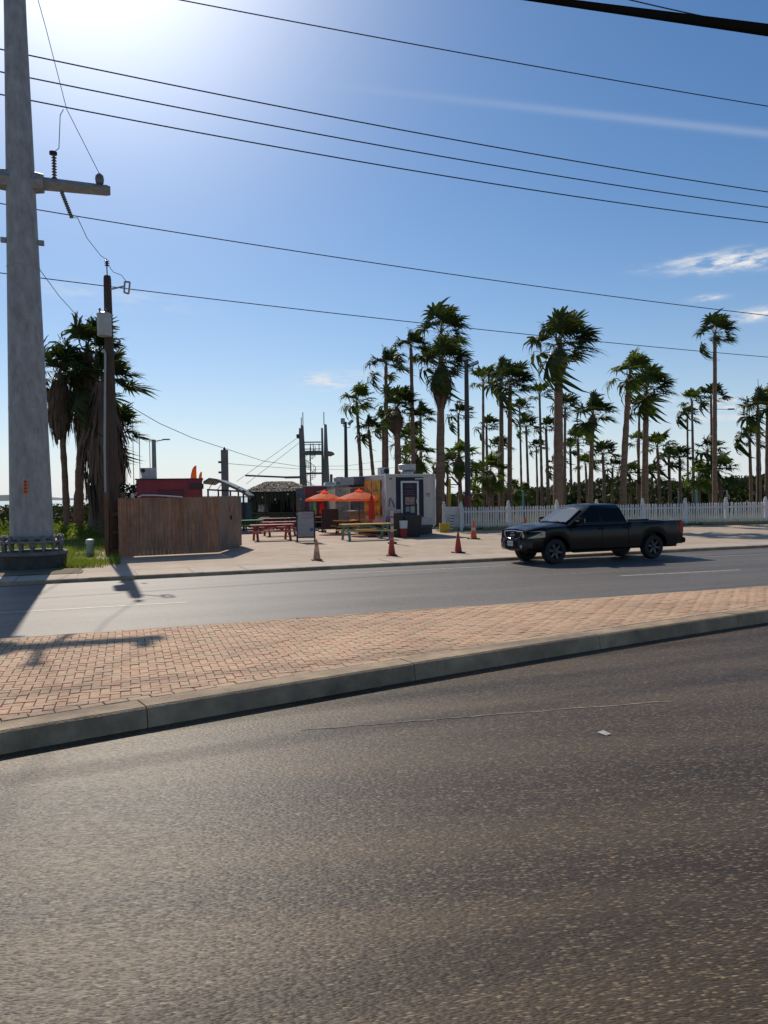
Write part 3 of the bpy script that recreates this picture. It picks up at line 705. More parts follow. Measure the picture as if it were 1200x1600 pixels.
# white double gate by the food trailer
gt = thing('vinyl_gate', 'white solid vinyl gate panel between two posts beside the food trailer', 'gate', GX(704, 44.6, SZ)); go = GX(704, 44.6, SZ)
for px in (693, 719.5): p = GX(px, 44.5, SZ) - go - fdir * .0; link(ps_me, 'post', gt, p + Vector((0, -.12, 0)))
a, b_ = GX(694, 44.5, SZ) - go, GX(717, 44.6, SZ) - go
MB().bar(a + Vector((0, 0, .74)), b_ + Vector((0, 0, .74)), .03, 1.1).build('panel', m_picket, gt)
MB().bar(a + Vector((0, -.0, 1.33)), b_ + Vector((0, -.0, 1.33)), .06, .09).build('rail', m_picket, gt)
p0, p1 = GX(702.5, 44.2, SZ), D(708, 803, 44.2)
bo = MB(); bo.bar(Vector((0, 0, 0)), p1 - p0, .22, .03, 0)
for k in range(6):
    a = (p1 - p0) * (k / 6 + .03); b_ = (p1 - p0) * (k / 6 + .09); bo.bar(a, b_, .222, .033, 1)
o = bo.build('striped_board', [m_white, m_black], None, loc=p0); tag(o, 'black and white striped barrier board leaning on the white gate', 'barrier board')
# ------------------------------------------------------------------ palms
m_leaf = mat('palm_leaf', (0.040, 0.060, 0.018), 0.55, var=.35, vscale=1.3, trans=.30)
m_leaf_y = mat('palm_leaf_light', (0.070, 0.105, 0.025), 0.55, var=.3, vscale=1.3, trans=.38)
m_stalk = mat('palm_stalk', (0.12, 0.13, 0.04), 0.5, var=.2)
m_dead = mat('palm_thatch', (0.21, 0.135, 0.085), 0.95, vscale=2.5, col2=(0.105, 0.07, 0.048))
m_trunk = mat('palm_trunk', (0.30, 0.185, 0.12), 0.95, vscale=1.2, col2=(0.155, 0.098, 0.065), stretch=(2, 2, 7), bump=.9, bscale=9, detail=8)
def frond_geo(rng, az, el, lp, rf, nseg, wind):
    """one fan leaf: a stalk and nseg leaflets, all blown over by the wind (towards +x)"""
    d0 = np.array([math.cos(el) * math.cos(az), math.cos(el) * math.sin(az), math.sin(el)])
    up = np.array([0, 0, 1.0]); s = np.cross(d0, up); s /= max(1e-6, np.linalg.norm(s)); n = np.cross(s, d0)
    tip = d0 * lp - up * .10 * lp; d1 = d0 - up * .22; d1 /= np.linalg.norm(d1)
    V = []; F3 = []
    def q(a, b, c): F3.append((a, b, c))
    for t in (0, .5, 1.0):                                  # stalk
        c = d0 * lp * t - up * .10 * lp * t * t; w = .022 - .012 * t
        V += [c + s * w, c - s * w]
    F = [(0, 1, 3, 2), (2, 3, 5, 4)]; nst = len(F)
    roll = rng.uniform(-.4, .4); s2 = s * math.cos(roll) + n * math.sin(roll); n2 = n * math.cos(roll) - s * math.sin(roll)
    for i in range(nseg):
        a = (-1 + 2 * (i + .5) / nseg) * R(118) + rng.uniform(-.04, .04)
        dr = d1 * math.cos(a) + s2 * math.sin(a) + n2 * (.34 * abs(math.sin(a)) - .05); dr /= np.linalg.norm(dr)
        L = rf * (.66 + .34 * math.cos(a * .75)) * rng.uniform(.74, 1.12)
        pr = np.cross(dr, n2); pr /= np.linalg.norm(pr); wd = L * math.tan(R(118) / nseg) * .80
        droop = rng.uniform(.15, .85)
        b = tip + dr * L * .05; m_ = tip + dr * L * .56 - up * droop * L * .12; t1 = tip + dr * L * .86 - up * droop * L * .45; e = tip + dr * L - up * droop * L * .95 * .8
        k = len(V); V += [b + pr * .012, b - pr * .012, m_ + pr * wd, m_ - pr * wd, t1 + pr * wd * .42, t1 - pr * wd * .42, e]
        F += [(k, k + 1, k + 3, k + 2), (k + 2, k + 3, k + 5, k + 4), (k + 4, k + 5, k + 6)]
    V = np.array(V); r = np.linalg.norm(V, axis=1, keepdims=True); W = np.array([1, .18, .06])
    V2 = V + W * min(.88, wind * .72) * r * r; V2 = V2 / np.linalg.norm(V2, axis=1, keepdims=True).clip(1e-6) * r
    return V2, F, nst
def frond_mesh(V, F, nst, leaf):
    me = bpy.data.meshes.new('frond'); me.from_pydata([tuple(v) for v in V], [], F); me.materials.append(leaf); me.materials.append(m_stalk)
    mi = [1] * nst + [0] * (len(F) - nst); me.polygons.foreach_set('material_index', mi); me.update(); return me
def crown_set(seed, n, wind, nseg, lp=.60, rf=.56, leaf=m_leaf, joined=False, lo=-24, spread=1.0):
    rng = np.random.RandomState(seed); out = []
    for i in range(n):
        t = (i + .5) / n; el = R(86 - (86 - lo) * t ** 1.12) + rng.uniform(-.22, .22); az = i * 2.39996 + rng.uniform(-.5, .5)
        sc = rng.uniform(.78, 1.12) * (1.0 if t > .1 else 1.08)
        out.append(frond_geo(rng, az, el, lp * sc * spread, rf * sc, nseg, wind * rng.uniform(.65, 1.3)))
    if not joined: return [frond_mesh(*g, leaf) for g in out]
    V = []; F = []; mi = []; o = 0
    for v, f, k in out:
        V.append(v); F += [tuple(i + o for i in g) for g in f]; mi += [1] * k + [0] * (len(f) - k); o += len(v)
    me = bpy.data.meshes.new('crown'); me.from_pydata([tuple(v) for v in np.concatenate(V)], [], F); me.materials.append(leaf); me.materials.append(m_stalk)
    me.polygons.foreach_set('material_index', mi); me.update(); return me
NEAR_SETS = [crown_set(1, 25, .95, 24), crown_set(2, 22, .8, 24), crown_set(3, 27, 1.2, 24), crown_set(4, 21, .85, 22, leaf=m_leaf_y)]
FAR_SETS = [crown_set(11, 20, .9, 16, joined=True), crown_set(12, 18, 1.1, 16, joined=True), crown_set(13, 19, .7, 16, joined=True, leaf=m_leaf_y), crown_set(14, 21, .95, 15, joined=True)]
BUSH_SETS = [crown_set(21, 26, .35, 18, leaf=m_leaf_y, lo=-55), crown_set(22, 24, .5, 18, leaf=m_leaf_y, lo=-60)]
def skirt_mesh(seed, n, body=True):
    """hanging dead leaves, unit long, hanging from z=0 to z=-1; radius about .5 at two thirds"""
    rng = np.random.RandomState(seed); V = []; F = []
    def prof(t): return .18 + .30 * min(1, t * 2.2) - .26 * max(0, t - .62) / .38
    if body:
        for j in range(7):
            t = j / 6; r = prof(t) * .82
            for k in range(10): a = 2 * math.pi * k / 10; rr = r * rng.uniform(.85, 1.1); V.append((rr * math.cos(a), rr * math.sin(a), -t * .95 + rng.uniform(-.02, .02)))
        for j in range(6):
            for k in range(10): k2 = (k + 1) % 10; F.append((j * 10 + k, j * 10 + k2, j * 10 + 10 + k2, j * 10 + 10 + k))
    for i in range(n):
        a = rng.uniform(0, 2 * math.pi); t0 = rng.uniform(0, .8); L = rng.uniform(.12, .34); w = rng.uniform(.015, .05)
        t1 = min(1.08, t0 + L); r0 = prof(t0) * rng.uniform(.8, 1.0); r1 = prof(min(1, t1)) * rng.uniform(.95, 1.3)
        ca, sa = math.cos(a), math.sin(a); tx, ty = -sa * w, ca * w; j = rng.uniform(-.06, .06); k = len(V)
        V += [(r0 * ca + tx, r0 * sa + ty, -t0), (r0 * ca - tx, r0 * sa - ty, -t0), (r1 * ca - tx * .6 + j, r1 * sa - ty * .6, -t1), (r1 * ca + tx * .3 + j, r1 * sa + ty * .3, -t1 - .02)]
        F.append((k, k + 1, k + 2, k + 3))
    me = bpy.data.meshes.new('dead_leaf_skirt'); me.from_pydata(V, [], F); me.materials.append(m_dead); me.update(); return me
SKIRTS = [skirt_mesh(31, 260), skirt_mesh(32, 260)]
def trunk(parent, top, r0, r1, rough, seed, n=12, rings=26, lean_curve=.0):
    rng = np.random.RandomState(seed); V = []; F = []; top = np.array(top)
    for j in range(rings + 1):
        t = j / rings; c = top * np.array([t ** (1 + lean_curve), t ** (1 + lean_curve), t]); r = r0 + (r1 - r0) * t ** .75 + r0 * .35 * max(0, 1 - t * 14) ** 2
        ring = rng.uniform(1 - rough, 1 + rough)
        for k in range(n): a = 2 * math.pi * k / n; rr = r * ring * rng.uniform(1 - rough * .6, 1 + rough * .6); V.append((c[0] + rr * math.cos(a), c[1] + rr * math.sin(a), c[2]))
    for j in range(rings):
        for k in range(n): k2 = (k + 1) % n; F.append((j * n + k, j * n + k2, j * n + n + k2, j * n + n + k))
    F.append(tuple(rings * n + k for k in range(n)))
    me = bpy.data.meshes.new('trunk'); me.from_pydata(V, [], F); me.materials.append(m_trunk)
    me.polygons.foreach_set('use_smooth', [True] * len(F)); me.update(); return link(me, 'trunk', parent)
pal_n = [0]
def palm(bpx, d, cpx, cpy, R_, label, sk=0.0, skr=1.0, kind=0, wpx=None, rz=0.0, rough=.075, group='palms behind the picket fence', z0=.1, rsk=0, lc=.3):
    i = pal_n[0]; pal_n[0] += 1
    b = GX(bpx, d, z0); c = D(cpx, cpy, d) - b; t = thing('palm_tree', label, 'palm tree', b, 0, group)
    r0 = (wpx or 9) * .92 / 2 / FPX * d
    trunk(t, c, r0 * 1.12, r0 * .72, rough, i, rings=max(14, int(c.z * 2.6)), lean_curve=lc)
    if d <= 70 and kind != 'far':
        ms = BUSH_SETS[i % 2] if kind == 'bush' else NEAR_SETS[kind if isinstance(kind, int) else i % 4]
        for me in ms:
            o = link(me, 'frond', t, c); o.scale = (R_,) * 3; o.rotation_euler = (0, 0, rz)
    else:
        o = link(FAR_SETS[i % 4], 'crown', t, c); o.scale = (R_,) * 3; o.rotation_euler = (0, 0, rz)
    if sk:
        o = link(SKIRTS[i % 2], 'dead_leaf_skirt', t, c + Vector((0, 0, .1))); o.scale = (skr, skr, sk); o.rotation_euler = (0, 0, i * 1.3)
    return t
def ring_jit(): return random.uniform(-.35, .35)
P = [
 (688, 50, 690, 572, 2.45, 'broad palm with heavy brown skirt and thick trunk rising right behind the white trailer', dict(sk=2.7, skr=1.5, kind=2, wpx=14)),
 (685, 56, 689, 522, 2.65, 'tallest palm of all, its narrow crown standing above the broad skirted palm', dict(kind=0, wpx=10)),
 (647, 52, 642, 545, 1.7, 'leaning bare reddish palm with a small grey crown left of the tallest palm', dict(kind=1, wpx=8, lc=.6)),
 (604, 58, 603, 574, 2.0, 'tall slim palm with one drooping frond on its left, above the trailer air conditioner', dict(kind=1, wpx=8)),
 (567, 60, 557, 628, 1.9, 'leftmost palm of the right hand grove, leaning beside the slim floodlight pole', dict(kind=3, wpx=7)),
 (588, 60, 576, 672, 1.45, 'short crowned palm leaning left over the cream food truck', dict(kind=1, wpx=7)),
 (623, 52, 620, 640, 2.15, 'skirted palm with a stout trunk directly above the trailer side posters', dict(sk=1.8, skr=.95, kind=0, wpx=13)),
 (599, 64, 599, 662, 1.7, 'straight dark trunk palm half hidden behind the tall slim one over the trailer', dict(kind=2, wpx=6)),
 (658, 66, 657, 652, 1.7, 'mid height palm whose crown shows left of the thick skirted trunk', dict(kind=1, wpx=6)),
 (718, 85, 716, 650, 1.9, 'small distant palm between the thick trunk and the tall floodlight pole', dict(wpx=5)),
 (755, 75, 755, 597, 1.75, 'thin straight palm just right of the tall floodlight pole', dict(wpx=5.5)),
 (784, 62, 783, 592, 2.1, 'left one of a close pair of tall palms right of the floodlight pole', dict(kind=1, wpx=9)),
 (796, 58, 797, 603, 2.35, 'right one of a close pair of tall palms, its dark crown blown far over', dict(kind=2, wpx=9)),
 (762, 85, 760, 668, 1.7, 'low distant palm under the thin straight one right of the floodlight pole', dict(wpx=5)),
 (847, 80, 843, 618, 1.55, 'slender palm with a small open crown left of the biggest windblown palm', dict(wpx=5)),
 (872, 48, 873, 545, 2.65, 'biggest windblown palm with short brown skirt and thick trunk above the pickup', dict(sk=1.7, skr=1.2, kind=2, wpx=18)),
 (882, 75, 883, 640, 1.9, 'palm half hidden right behind the trunk of the biggest windblown palm', dict(wpx=6)),
 (922, 55, 926, 650, 2.1, 'palm with ragged spreading crown above the pickup cab', dict(kind=1, wpx=9, sk=1.2, skr=.75)),
 (973, 52, 984, 588, 2.15, 'palm with an S curved trunk leaning right above the pickup bed', dict(kind=3, wpx=12, lc=.7, sk=1.1, skr=.72)),
 (1007, 54, 1010, 612, 2.35, 'palm with dark crown swept right, next to the curved trunk palm', dict(kind=2, wpx=12)),
 (997, 80, 999, 638, 1.7, 'small palm showing between the curved palm and the dark swept one', dict(wpx=5)),
 (1117, 60, 1117, 524, 1.95, 'very tall lone palm with a compact crown near the right edge', dict(kind=0, wpx=8)),
 (1084, 85, 1081, 628, 1.7, 'right one of two thin twin palms left of the tall lone palm', dict(wpx=5)),
 (1075, 100, 1074, 650, 1.5, 'left and lower one of two thin twin palms left of the tall lone palm', dict(wpx=4)),
 (1113, 85, 1111, 622, 2.0, 'palm with wide crown right behind the tall lone palm', dict(wpx=5)),
 (1186, 66, 1184, 640, 2.3, 'bushy palm at the right edge carrying dense dark leaves', dict(kind=1, wpx=9)),
 (1199, 68, 1200, 632, 2.4, 'palm cut by the right edge of the picture', dict(kind=3, wpx=9)),
 (1174, 85, 1171, 685, 1.7, 'lower palm on the left of the right edge cluster', dict(wpx=6)),
 (826, 85, 822, 668, 1.7, 'low palm left of the biggest trunk, beside the slender open crowned palm', dict(wpx=5)),
 (857, 80, 853, 670, 1.6, 'low dark trunk palm just left of the biggest windblown trunk', dict(wpx=6)),
 (905, 78, 903, 690, 1.75, 'low palm between the biggest trunk and the ragged palm over the cab', dict(wpx=6)),
 (893, 95, 891, 700, 1.6, 'distant low palm tucked right of the biggest windblown trunk', dict(wpx=5)),
 (945, 75, 942, 712, 1.8, 'squat leafy palm behind the pickup cab roof', dict(wpx=6)),
 (957, 85, 957, 732, 1.5, 'smallest palm left of the curved trunk', dict(wpx=5)),
 (1031, 75, 1027, 700, 1.8, 'low palm right of the dark swept palm', dict(wpx=6)),
 (1047, 80, 1045, 718, 1.6, 'middle one of three short palms behind the fence right of the pickup bed', dict(wpx=6)),
 (1063, 80, 1062, 716, 1.6, 'rightmost of three short palms behind the fence right of the pickup bed', dict(wpx=6)),
 (1110, 75, 1105, 706, 1.9, 'short palm with spread fronds at the foot of the tall lone palm', dict(wpx=6)),
 (1001, 85, 996, 692, 1.6, 'low pale palm left of the dark swept palm trunk', dict(wpx=5)),
 (1128, 72, 1122, 738, 1.9, 'bushy ground level palm right below the tall lone palm', dict(wpx=7)),
 (652, 56, 650, 712, 1.75, 'bright squat palm beside the trailer roof hood', dict(kind='bush', wpx=8, sk=1.7, skr=.95)),
 (720, 60, 717, 715, 1.9, 'squat palm with a brown skirt right of the thick skirted trunk', dict(kind='bush', wpx=8, sk=1.8, skr=.9)),
 (768, 60, 766, 738, 1.9, 'wide bushy short palm right of the floodlight pole foot', dict(kind='bush', wpx=9, sk=1.8, skr=1.1)),
 (815, 95, 812, 640, 1.7, 'far thin palm right of the close pair of tall palms', dict(wpx=4)),
 (738, 78, 744, 742, 1.6, 'low pale palm just right of the floodlight pole', dict(wpx=5)),
 (635, 70, 634, 690, 1.7, 'low palm seen between the trunks behind the trailer roof', dict(kind=3, wpx=6)),
 (820, 56, 818, 770, 1.0, 'young knee high palm with bright leaves just behind the fence left of the pickup', dict(kind='bush', wpx=6)),
 (700, 74, 699, 728, 1.6, 'low pale crowned palm in the gap just right of the thick skirted trunk', dict(wpx=5)),
 (780, 88, 779, 700, 1.7, 'far low palm between the trunks of the close pair of tall palms', dict(wpx=4)),
 (868, 92, 866, 728, 1.6, 'far short palm directly left of the foot of the biggest trunk', dict(wpx=5)),
 (918, 88, 915, 728, 1.7, 'far short palm right of the low palm under the ragged crowned one', dict(wpx=5)),
 (1018, 92, 1019, 742, 1.6, 'far short palm just right of the dark swept palm trunk foot', dict(wpx=5)),
 (1092, 66, 1092, 745, 1.6, 'ground level pale palm left of the foot of the tall lone palm', dict(kind='bush', wpx=6)),
 (742, 64, 741, 772, 1.2, 'young yellow green palm near the foot of the floodlight pole', dict(kind='bush', wpx=5)),
 (800, 70, 801, 768, 1.2, 'young bright palm at the foot of the close pair of tall palms', dict(kind='bush', wpx=5)),
 (985, 78, 984, 742, 1.5, 'short palm between the curved trunk and the swept palm', dict(wpx=5)),
 (840, 90, 838, 700, 1.3, 'small far palm in the gap left of the slender open crowned palm', dict(wpx=4)),
]
for (bpx, d, cpx, cpy, r_, lab, kw) in P: palm(bpx, d, cpx, cpy, r_ * (1.0 if bpx == 872 else .95 if bpx == 1117 else .88 if d < 70 else 1.08), lab, rz=ring_jit(), **kw)
gl = 'shaggy palms left of the plank fence'
palm(104, 47, 92, 586, 2.15, 'leftmost shaggy palm beside the big steel pole', sk=4.2, skr=1.6, kind=0, wpx=11, group=gl, rough=.12)
palm(121, 48, 134, 552, 2.6, 'middle shaggy palm with the highest crown left of the wooden pole', sk=6.4, skr=2.2, kind=2, wpx=15, group=gl, rough=.12)
palm(152, 46, 160, 600, 2.6, 'thickest shaggy palm whose dead skirt hangs to the ground behind the wooden pole', sk=8.6, skr=2.7, kind=1, wpx=30, group=gl, rough=.12)
palm(166, 49, 178, 675, 2.1, 'low palm with bright wind combed fronds right behind the wooden pole', sk=3.2, skr=1.6, kind=0, wpx=14, group=gl, rough=.12)

# ------------------------------------------------------------------ scrub, grass
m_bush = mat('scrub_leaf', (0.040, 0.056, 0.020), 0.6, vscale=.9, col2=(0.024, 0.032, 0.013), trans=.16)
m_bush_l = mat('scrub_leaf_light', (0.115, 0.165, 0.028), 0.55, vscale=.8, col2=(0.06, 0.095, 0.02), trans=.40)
def leaf_cloud(name, blobs, per_m2, size, m, seed, kind='stuff', **tags):
    """many small leaf faces spread over and inside ellipsoid clumps (x,y,z,rx,ry,rz)"""
    rng = np.random.RandomState(seed); Cs = []
    for (x, y, z, rx, ry, rz_) in blobs:
        n = int(per_m2 * 4 * (rx * ry + ry * rz_ + rx * rz_) / 3 * 1.5) + 8
        u = rng.normal(size=(n, 3)); u /= np.linalg.norm(u, axis=1, keepdims=True); r = rng.uniform(.55, 1.0, (n, 1)) ** .5 * rng.uniform(.9, 1.12, (n, 1))
        p = u * r * np.array([rx, ry, rz_]) + np.array([x, y, z]); Cs.append(p[p[:, 2] > 0])
    C = np.concatenate(Cs); n = len(C)
    a = rng.normal(size=(n, 3)); a /= np.linalg.norm(a, axis=1, keepdims=True); b = rng.normal(size=(n, 3)); b -= a * (a * b).sum(1, keepdims=True); b /= np.linalg.norm(b, axis=1, keepdims=True)
    s = size * rng.uniform(.6, 1.4, (n, 1))
    V = np.stack([C - a * s, C + b * s * .55, C + a * s, C - b * s * .55], 1).reshape(-1, 3); F = np.arange(4 * n).reshape(n, 4)
    me = from_np(name, V, F, m); o = link(me, name, None, **tags)
    if kind: o['kind'] = kind
    return o
rng = np.random.RandomState(5)
def blobs_on(px0, px1, d0, d1, n, h0, h1, w=1.6):
    out = []
    for i in range(n):
        d = rng.uniform(d0, d1); p = GX(rng.uniform(px0, px1), d); h = rng.uniform(h0, h1); ww = rng.uniform(.7, 1.3) * w
        out.append((p.x, p.y, h * .45, ww, ww, h * .55))
    return out
# left: green scrub between the verge and the bay
bl = blobs_on(-160, 205, 50, 74, 190, .9, 1.9, 1.6)
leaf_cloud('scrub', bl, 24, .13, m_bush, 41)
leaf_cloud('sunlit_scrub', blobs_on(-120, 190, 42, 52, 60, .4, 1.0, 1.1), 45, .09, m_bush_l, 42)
# right: the long dark belt of scrub beyond the field
bl = []
for i in range(520):
    d = rng.uniform(92, 150); px = rng.uniform(560, 1330); p = GX(px, d); h = rng.uniform(2.0, 3.3) * (1 + .35 * max(0, (px - 1030) / 170)) * (.75 if px < 760 else 1); bl.append((p.x, p.y, h * .4, rng.uniform(2, 4), rng.uniform(2, 3), h * .6))
leaf_cloud('scrub_belt', bl, 5, .28, m_bush, 43)
bl = []
for i in range(160):
    d = rng.uniform(150, 230); px = rng.uniform(880, 1350); p = GX(px, d); h = rng.uniform(3.5, 5.0) * (1 + .3 * max(0, (px - 1080) / 120)); bl.append((p.x, p.y, h * .4, rng.uniform(4, 7), rng.uniform(3, 5), h * .6))
leaf_cloud('far_thicket', bl, 2.2, .5, m_bush, 44)
leaf_cloud('field_scrub', blobs_on(700, 1260, 64, 92, 130, .4, 1.1, 1.5), 18, .13, m_bush, 45)
# shrub beside the red trailer
sh = thing('shrub', 'small dark shrub poking above the fence left of the red trailer', 'shrub', GX(203, 38, .1))
q = GX(203, 38, .1); 
o = leaf_cloud('foliage', [(q.x, q.y, 1.6, .8, .8, 1.3), (q.x + .4, q.y, 2.1, .6, .6, .8), (q.x - .3, q.y, 2.5, .4, .4, .5)], 120, .09, m_bush, 46, kind=None); o.parent = sh; o.matrix_parent_inverse = Matrix.Translation(-q)
MB().tube([(0, 0, 0), (.1, 0, 1.2), (.2, 0, 2.2)], [.05, .04, .02], n=6).build('stem', m_trunk, sh)
# grass blades
def grass(name, poly_fn, n, h0, h1, m, seed, z=SZ):
    rng = np.random.RandomState(seed); P_ = poly_fn(rng, n); n = len(P_)
    a = rng.uniform(0, 2 * np.pi, n); h = rng.uniform(h0, h1, n); w = rng.uniform(.008, .02, n) * (h1 / .25) ** .5; lean = rng.uniform(-.5, .5, (n, 2)) * h[:, None] + np.array([.15, 0]) * h[:, None]
    b = np.concatenate([P_, np.full((n, 1), z)], 1); dx = np.stack([np.cos(a) * w, np.sin(a) * w, np.zeros(n)], 1); tip = b + np.concatenate([lean, h[:, None]], 1)
    V = np.stack([b - dx, b + dx, tip], 1).reshape(-1, 3); me = from_np(name, V, np.arange(3 * n).reshape(n, 3), m)
    return link(me, name, None, kind='stuff')
m_grass = mat('grass_blade', (0.12, 0.175, 0.028), .5, vscale=.5, col2=(0.17, 0.17, 0.04), trans=.42)
m_grass_d = mat('dry_grass', (0.22, 0.18, 0.08), .7, vscale=.5, col2=(0.17, 0.17, 0.055), trans=.3)
def verge_pts(rng, n):
    px = rng.uniform(-120, 186, n * 3); d = 23.5 + (rng.uniform(0, 1, n * 3) ** 1.3) * 24
    p = np.array([tuple(GX(a, b))[:2] for a, b in zip(px, d)])
    patch = np.sin(p[:, 0] * 1.9 + 1.3 * np.sin(p[:, 1] * 1.1)) + np.sin(p[:, 1] * 2.3 + p[:, 0] * .7); p = p[patch + rng.uniform(-1, 1, len(p)) > -.55]; v = p @ np.array([VV.x, VV.y]); u = p @ np.array([U.x, U.y]); lim = np.array([fark(x) for x in u]) + 1.95 + rng.uniform(0, 1.05, len(u)) ** 1.5
    out = p[(v > lim)]; c = np.array([PB.x, PB.y]); out = out[np.linalg.norm(out - c, axis=1) > 1.05]
    return out[:n]
grass('grass', verge_pts, 16000, .05, .26, m_grass, 51); grass('dry_verge_grass', verge_pts, 6000, .04, .16, m_grass_d, 54)
def foot_pts(rng, n):
    px = rng.uniform(715, 1260, n); d = np.array([fence_d(a) for a in px]) + rng.uniform(-.5, .5, n); return np.array([tuple(GX(a, b))[:2] for a, b in zip(px, d)])
grass('fence_foot_grass', foot_pts, 6000, .08, .3, m_grass, 52)
def field_pts(rng, n):
    px = rng.uniform(700, 1260, n); d = 46 + rng.uniform(0, 1, n) * 44 + np.array([fence_d(a) - 45 for a in px]) ; return np.array([tuple(GX(a, b))[:2] for a, b in zip(px, d)])
grass('field_dry_grass', field_pts, 26000, .15, .45, m_grass_d, 53)
# ------------------------------------------------------------------ food court
def colour(n, c, r=.55, **k): return mat(n, c, r, var=k.pop('var', .15), vscale=k.pop('vscale', 6), **k)
RZ = RA                                                 # everything in the lot is set out along the road
def boards(mb, x0, x1, y0, y1, z, th, n, axis='x', gap=.012, mi=0):
    for i in range(n):
        if axis == 'x': a = y0 + (y1 - y0) * i / n; b = y0 + (y1 - y0) * (i + 1) / n; mb.box(x0, x1, a + gap / 2, b - gap / 2, z, z + th, mi)
    return mb
def picnic(px, py, lab, m_top, m_leg, rz=0.0, L=1.9, top_w=.74, group='picnic tables in the food court', d=None, sc=1.0):
    p = G(px, py, SZ) if d is None else GX(px, d, SZ)
    t = thing('picnic_table', lab, 'picnic table', p, RZ + rz, group); t.scale = (sc,) * 3
    b = boards(MB(), -L / 2, L / 2, -top_w / 2, top_w / 2, .72, .04, 5); b.build('tabletop', m_top, t)
    for s in (1, -1):
        boards(MB(), -L / 2, L / 2, s * .70 - .13, s * .70 + .13, .42, .04, 2).build('bench', m_top, t)
    for sx in (1, -1):
        x = sx * (L / 2 - .27)
        for s in (1, -1): MB().bar((x, s * .25, .72), (x, s * .66, 0), .045, .11, up=(1, 0, 0)).build('leg', m_leg, t)
        MB().box(x - .05, x - .005, -.80, .80, .35, .42).build('cross_beam', m_leg, t)
        MB().box(x - .05, x - .005, -.35, .35, .64, .72).build('top_batten', m_leg, t)
    MB().bar((-L / 2 + .27, 0, .38), (0, 0, .70), .05, .08).build('brace', m_leg, t); MB().bar((L / 2 - .27, 0, .38), (0, 0, .70), .05, .08).build('brace', m_leg, t)
    return t
m_redp = colour('red_table_paint', (0.34, 0.045, 0.045)); m_greenp = colour('green_table_paint', (0.03, 0.16, 0.045)); m_navyp = colour('navy_table_paint', (0.022, 0.035, 0.085))
m_yelp = colour('yellow_table_paint', (0.62, 0.36, 0.035)); m_tealp = colour('teal_leg_paint', (0.10, 0.26, 0.27)); m_woodp = colour('bare_wood_table', (0.25, 0.15, 0.09)); m_darkp = colour('dark_leg', (.05, .045, .05))
picnic(425, 844, 'nearest red picnic table, standing clear left of the menu board', m_redp, m_redp, L=2.1)
picnic(437, 837, 'red picnic table behind the nearest red one, touching its back', m_redp, m_redp, L=1.9, rz=.05)
picnic(428, 829, 'farthest red picnic table, next to the green ones', m_redp, m_redp, L=1.9)
picnic(386, 833, 'green picnic table cut off by the end of the plank fence', m_greenp, m_greenp, L=1.9)
picnic(399, 827, 'green picnic table behind the first green one', m_greenp, m_greenp, L=1.9)
picnic(391, 820, 'farthest pale topped green picnic table near the thatched hut', m_greenp, m_greenp, L=1.9)
picnic(447, 828, 'navy blue picnic table right of the red ones', m_navyp, m_navyp, L=1.9)
picnic(458, 822, 'long dark navy picnic table behind the menu board', m_navyp, m_navyp, L=2.6)
picnic(420, 813, 'bare brown wooden picnic table in front of the thatched hut', m_woodp, m_woodp, L=1.9)
picnic(495, 826, 'dark picnic table with pale top right of the menu board', m_woodp, m_darkp, L=1.8)
picnic(572, 843, 'nearest yellow topped picnic table on teal legs by the red cone', m_yelp, m_tealp, L=2.5)
picnic(556, 834, 'second yellow topped picnic table on navy legs, behind the teal legged one', m_yelp, m_navyp, L=2.4)
picnic(500, 812, 'yellow side table far back near the red food trailer', m_yelp, m_darkp, L=1.2)

# umbrellas
m_umb = colour('umbrella_red', (0.88, 0.27, 0.15), .7, var=.06, trans=.55); m_umb_d = colour('umbrella_closed_red', (0.55, 0.06, 0.045), .75, var=.15, trans=.2)
def umbrella(px, py_foot, py_top, py_rim, halfpx, lab, d):
    p = GX(px, d, SZ); zt = D(px, py_top, d).z - SZ; zr = D(px, py_rim, d).z - SZ; r = halfpx * d / FPX
    t = thing('patio_umbrella', lab, 'umbrella', p, .2, 'open red umbrellas over the tables')
    b = MB(); n = 8; vs = [(0, 0, zt)]
    for k in range(n):
        a = 2 * math.pi * k / n; vs.append((r * .55 * math.cos(a), r * .55 * math.sin(a), zt - (zt - zr) * .46))
    for k in range(2 * n):
        a = math.pi * k / n; rr = r * (1 if k % 2 == 0 else .90); vs.append((rr * math.cos(a), rr * math.sin(a), zr + (0 if k % 2 == 0 else .05)))
    for k in range(2 * n):
        a = math.pi * k / n; rr = r * (1.005 if k % 2 == 0 else .905); vs.append((rr * math.cos(a), rr * math.sin(a), zr - .10))
    fs = []
    for k in range(n):
        k2 = (k + 1) % n; i, j = 1 + k, 1 + k2; o = 1 + n; A, B, C2 = o + 2 * k, o + 2 * k + 1, o + (2 * k + 2) % (2 * n)
        fs += [(0, i, j), (i, A, B), (i, B, j), (j, B, C2)]
        q = o + 2 * n; fs += [(A, q + 2 * k, q + 2 * k + 1, B), (B, q + 2 * k + 1, q + (2 * k + 2) % (2 * n), C2)]
    b.add(vs, fs); b.build('canopy', m_umb, t)
    MB().lathe([(.22, zt - .06), (.20, zt + .03), (.03, zt + .07), (.02, zt + .14), (0, zt + .15)], 8).build('vent_cap', m_umb, t)
    MB().tube([(0, 0, 0), (0, 0, zt)], .024, n=8).build('pole', m_darkp, t)
    for k in range(8):
        a = 2 * math.pi * k / 8; MB().tube([(0, 0, zt - .08), (r * .97 * math.cos(a), r * .97 * math.sin(a), zr + .0)], .01, n=4).build('rib', m_darkp, t)
umbrella(507, 0, 769, 780, 30, 'left open red umbrella beside the red food trailer', 43.5)
umbrella(561, 0, 767, 780, 39, 'right open red umbrella, the wider one above the yellow tables', 41.5)
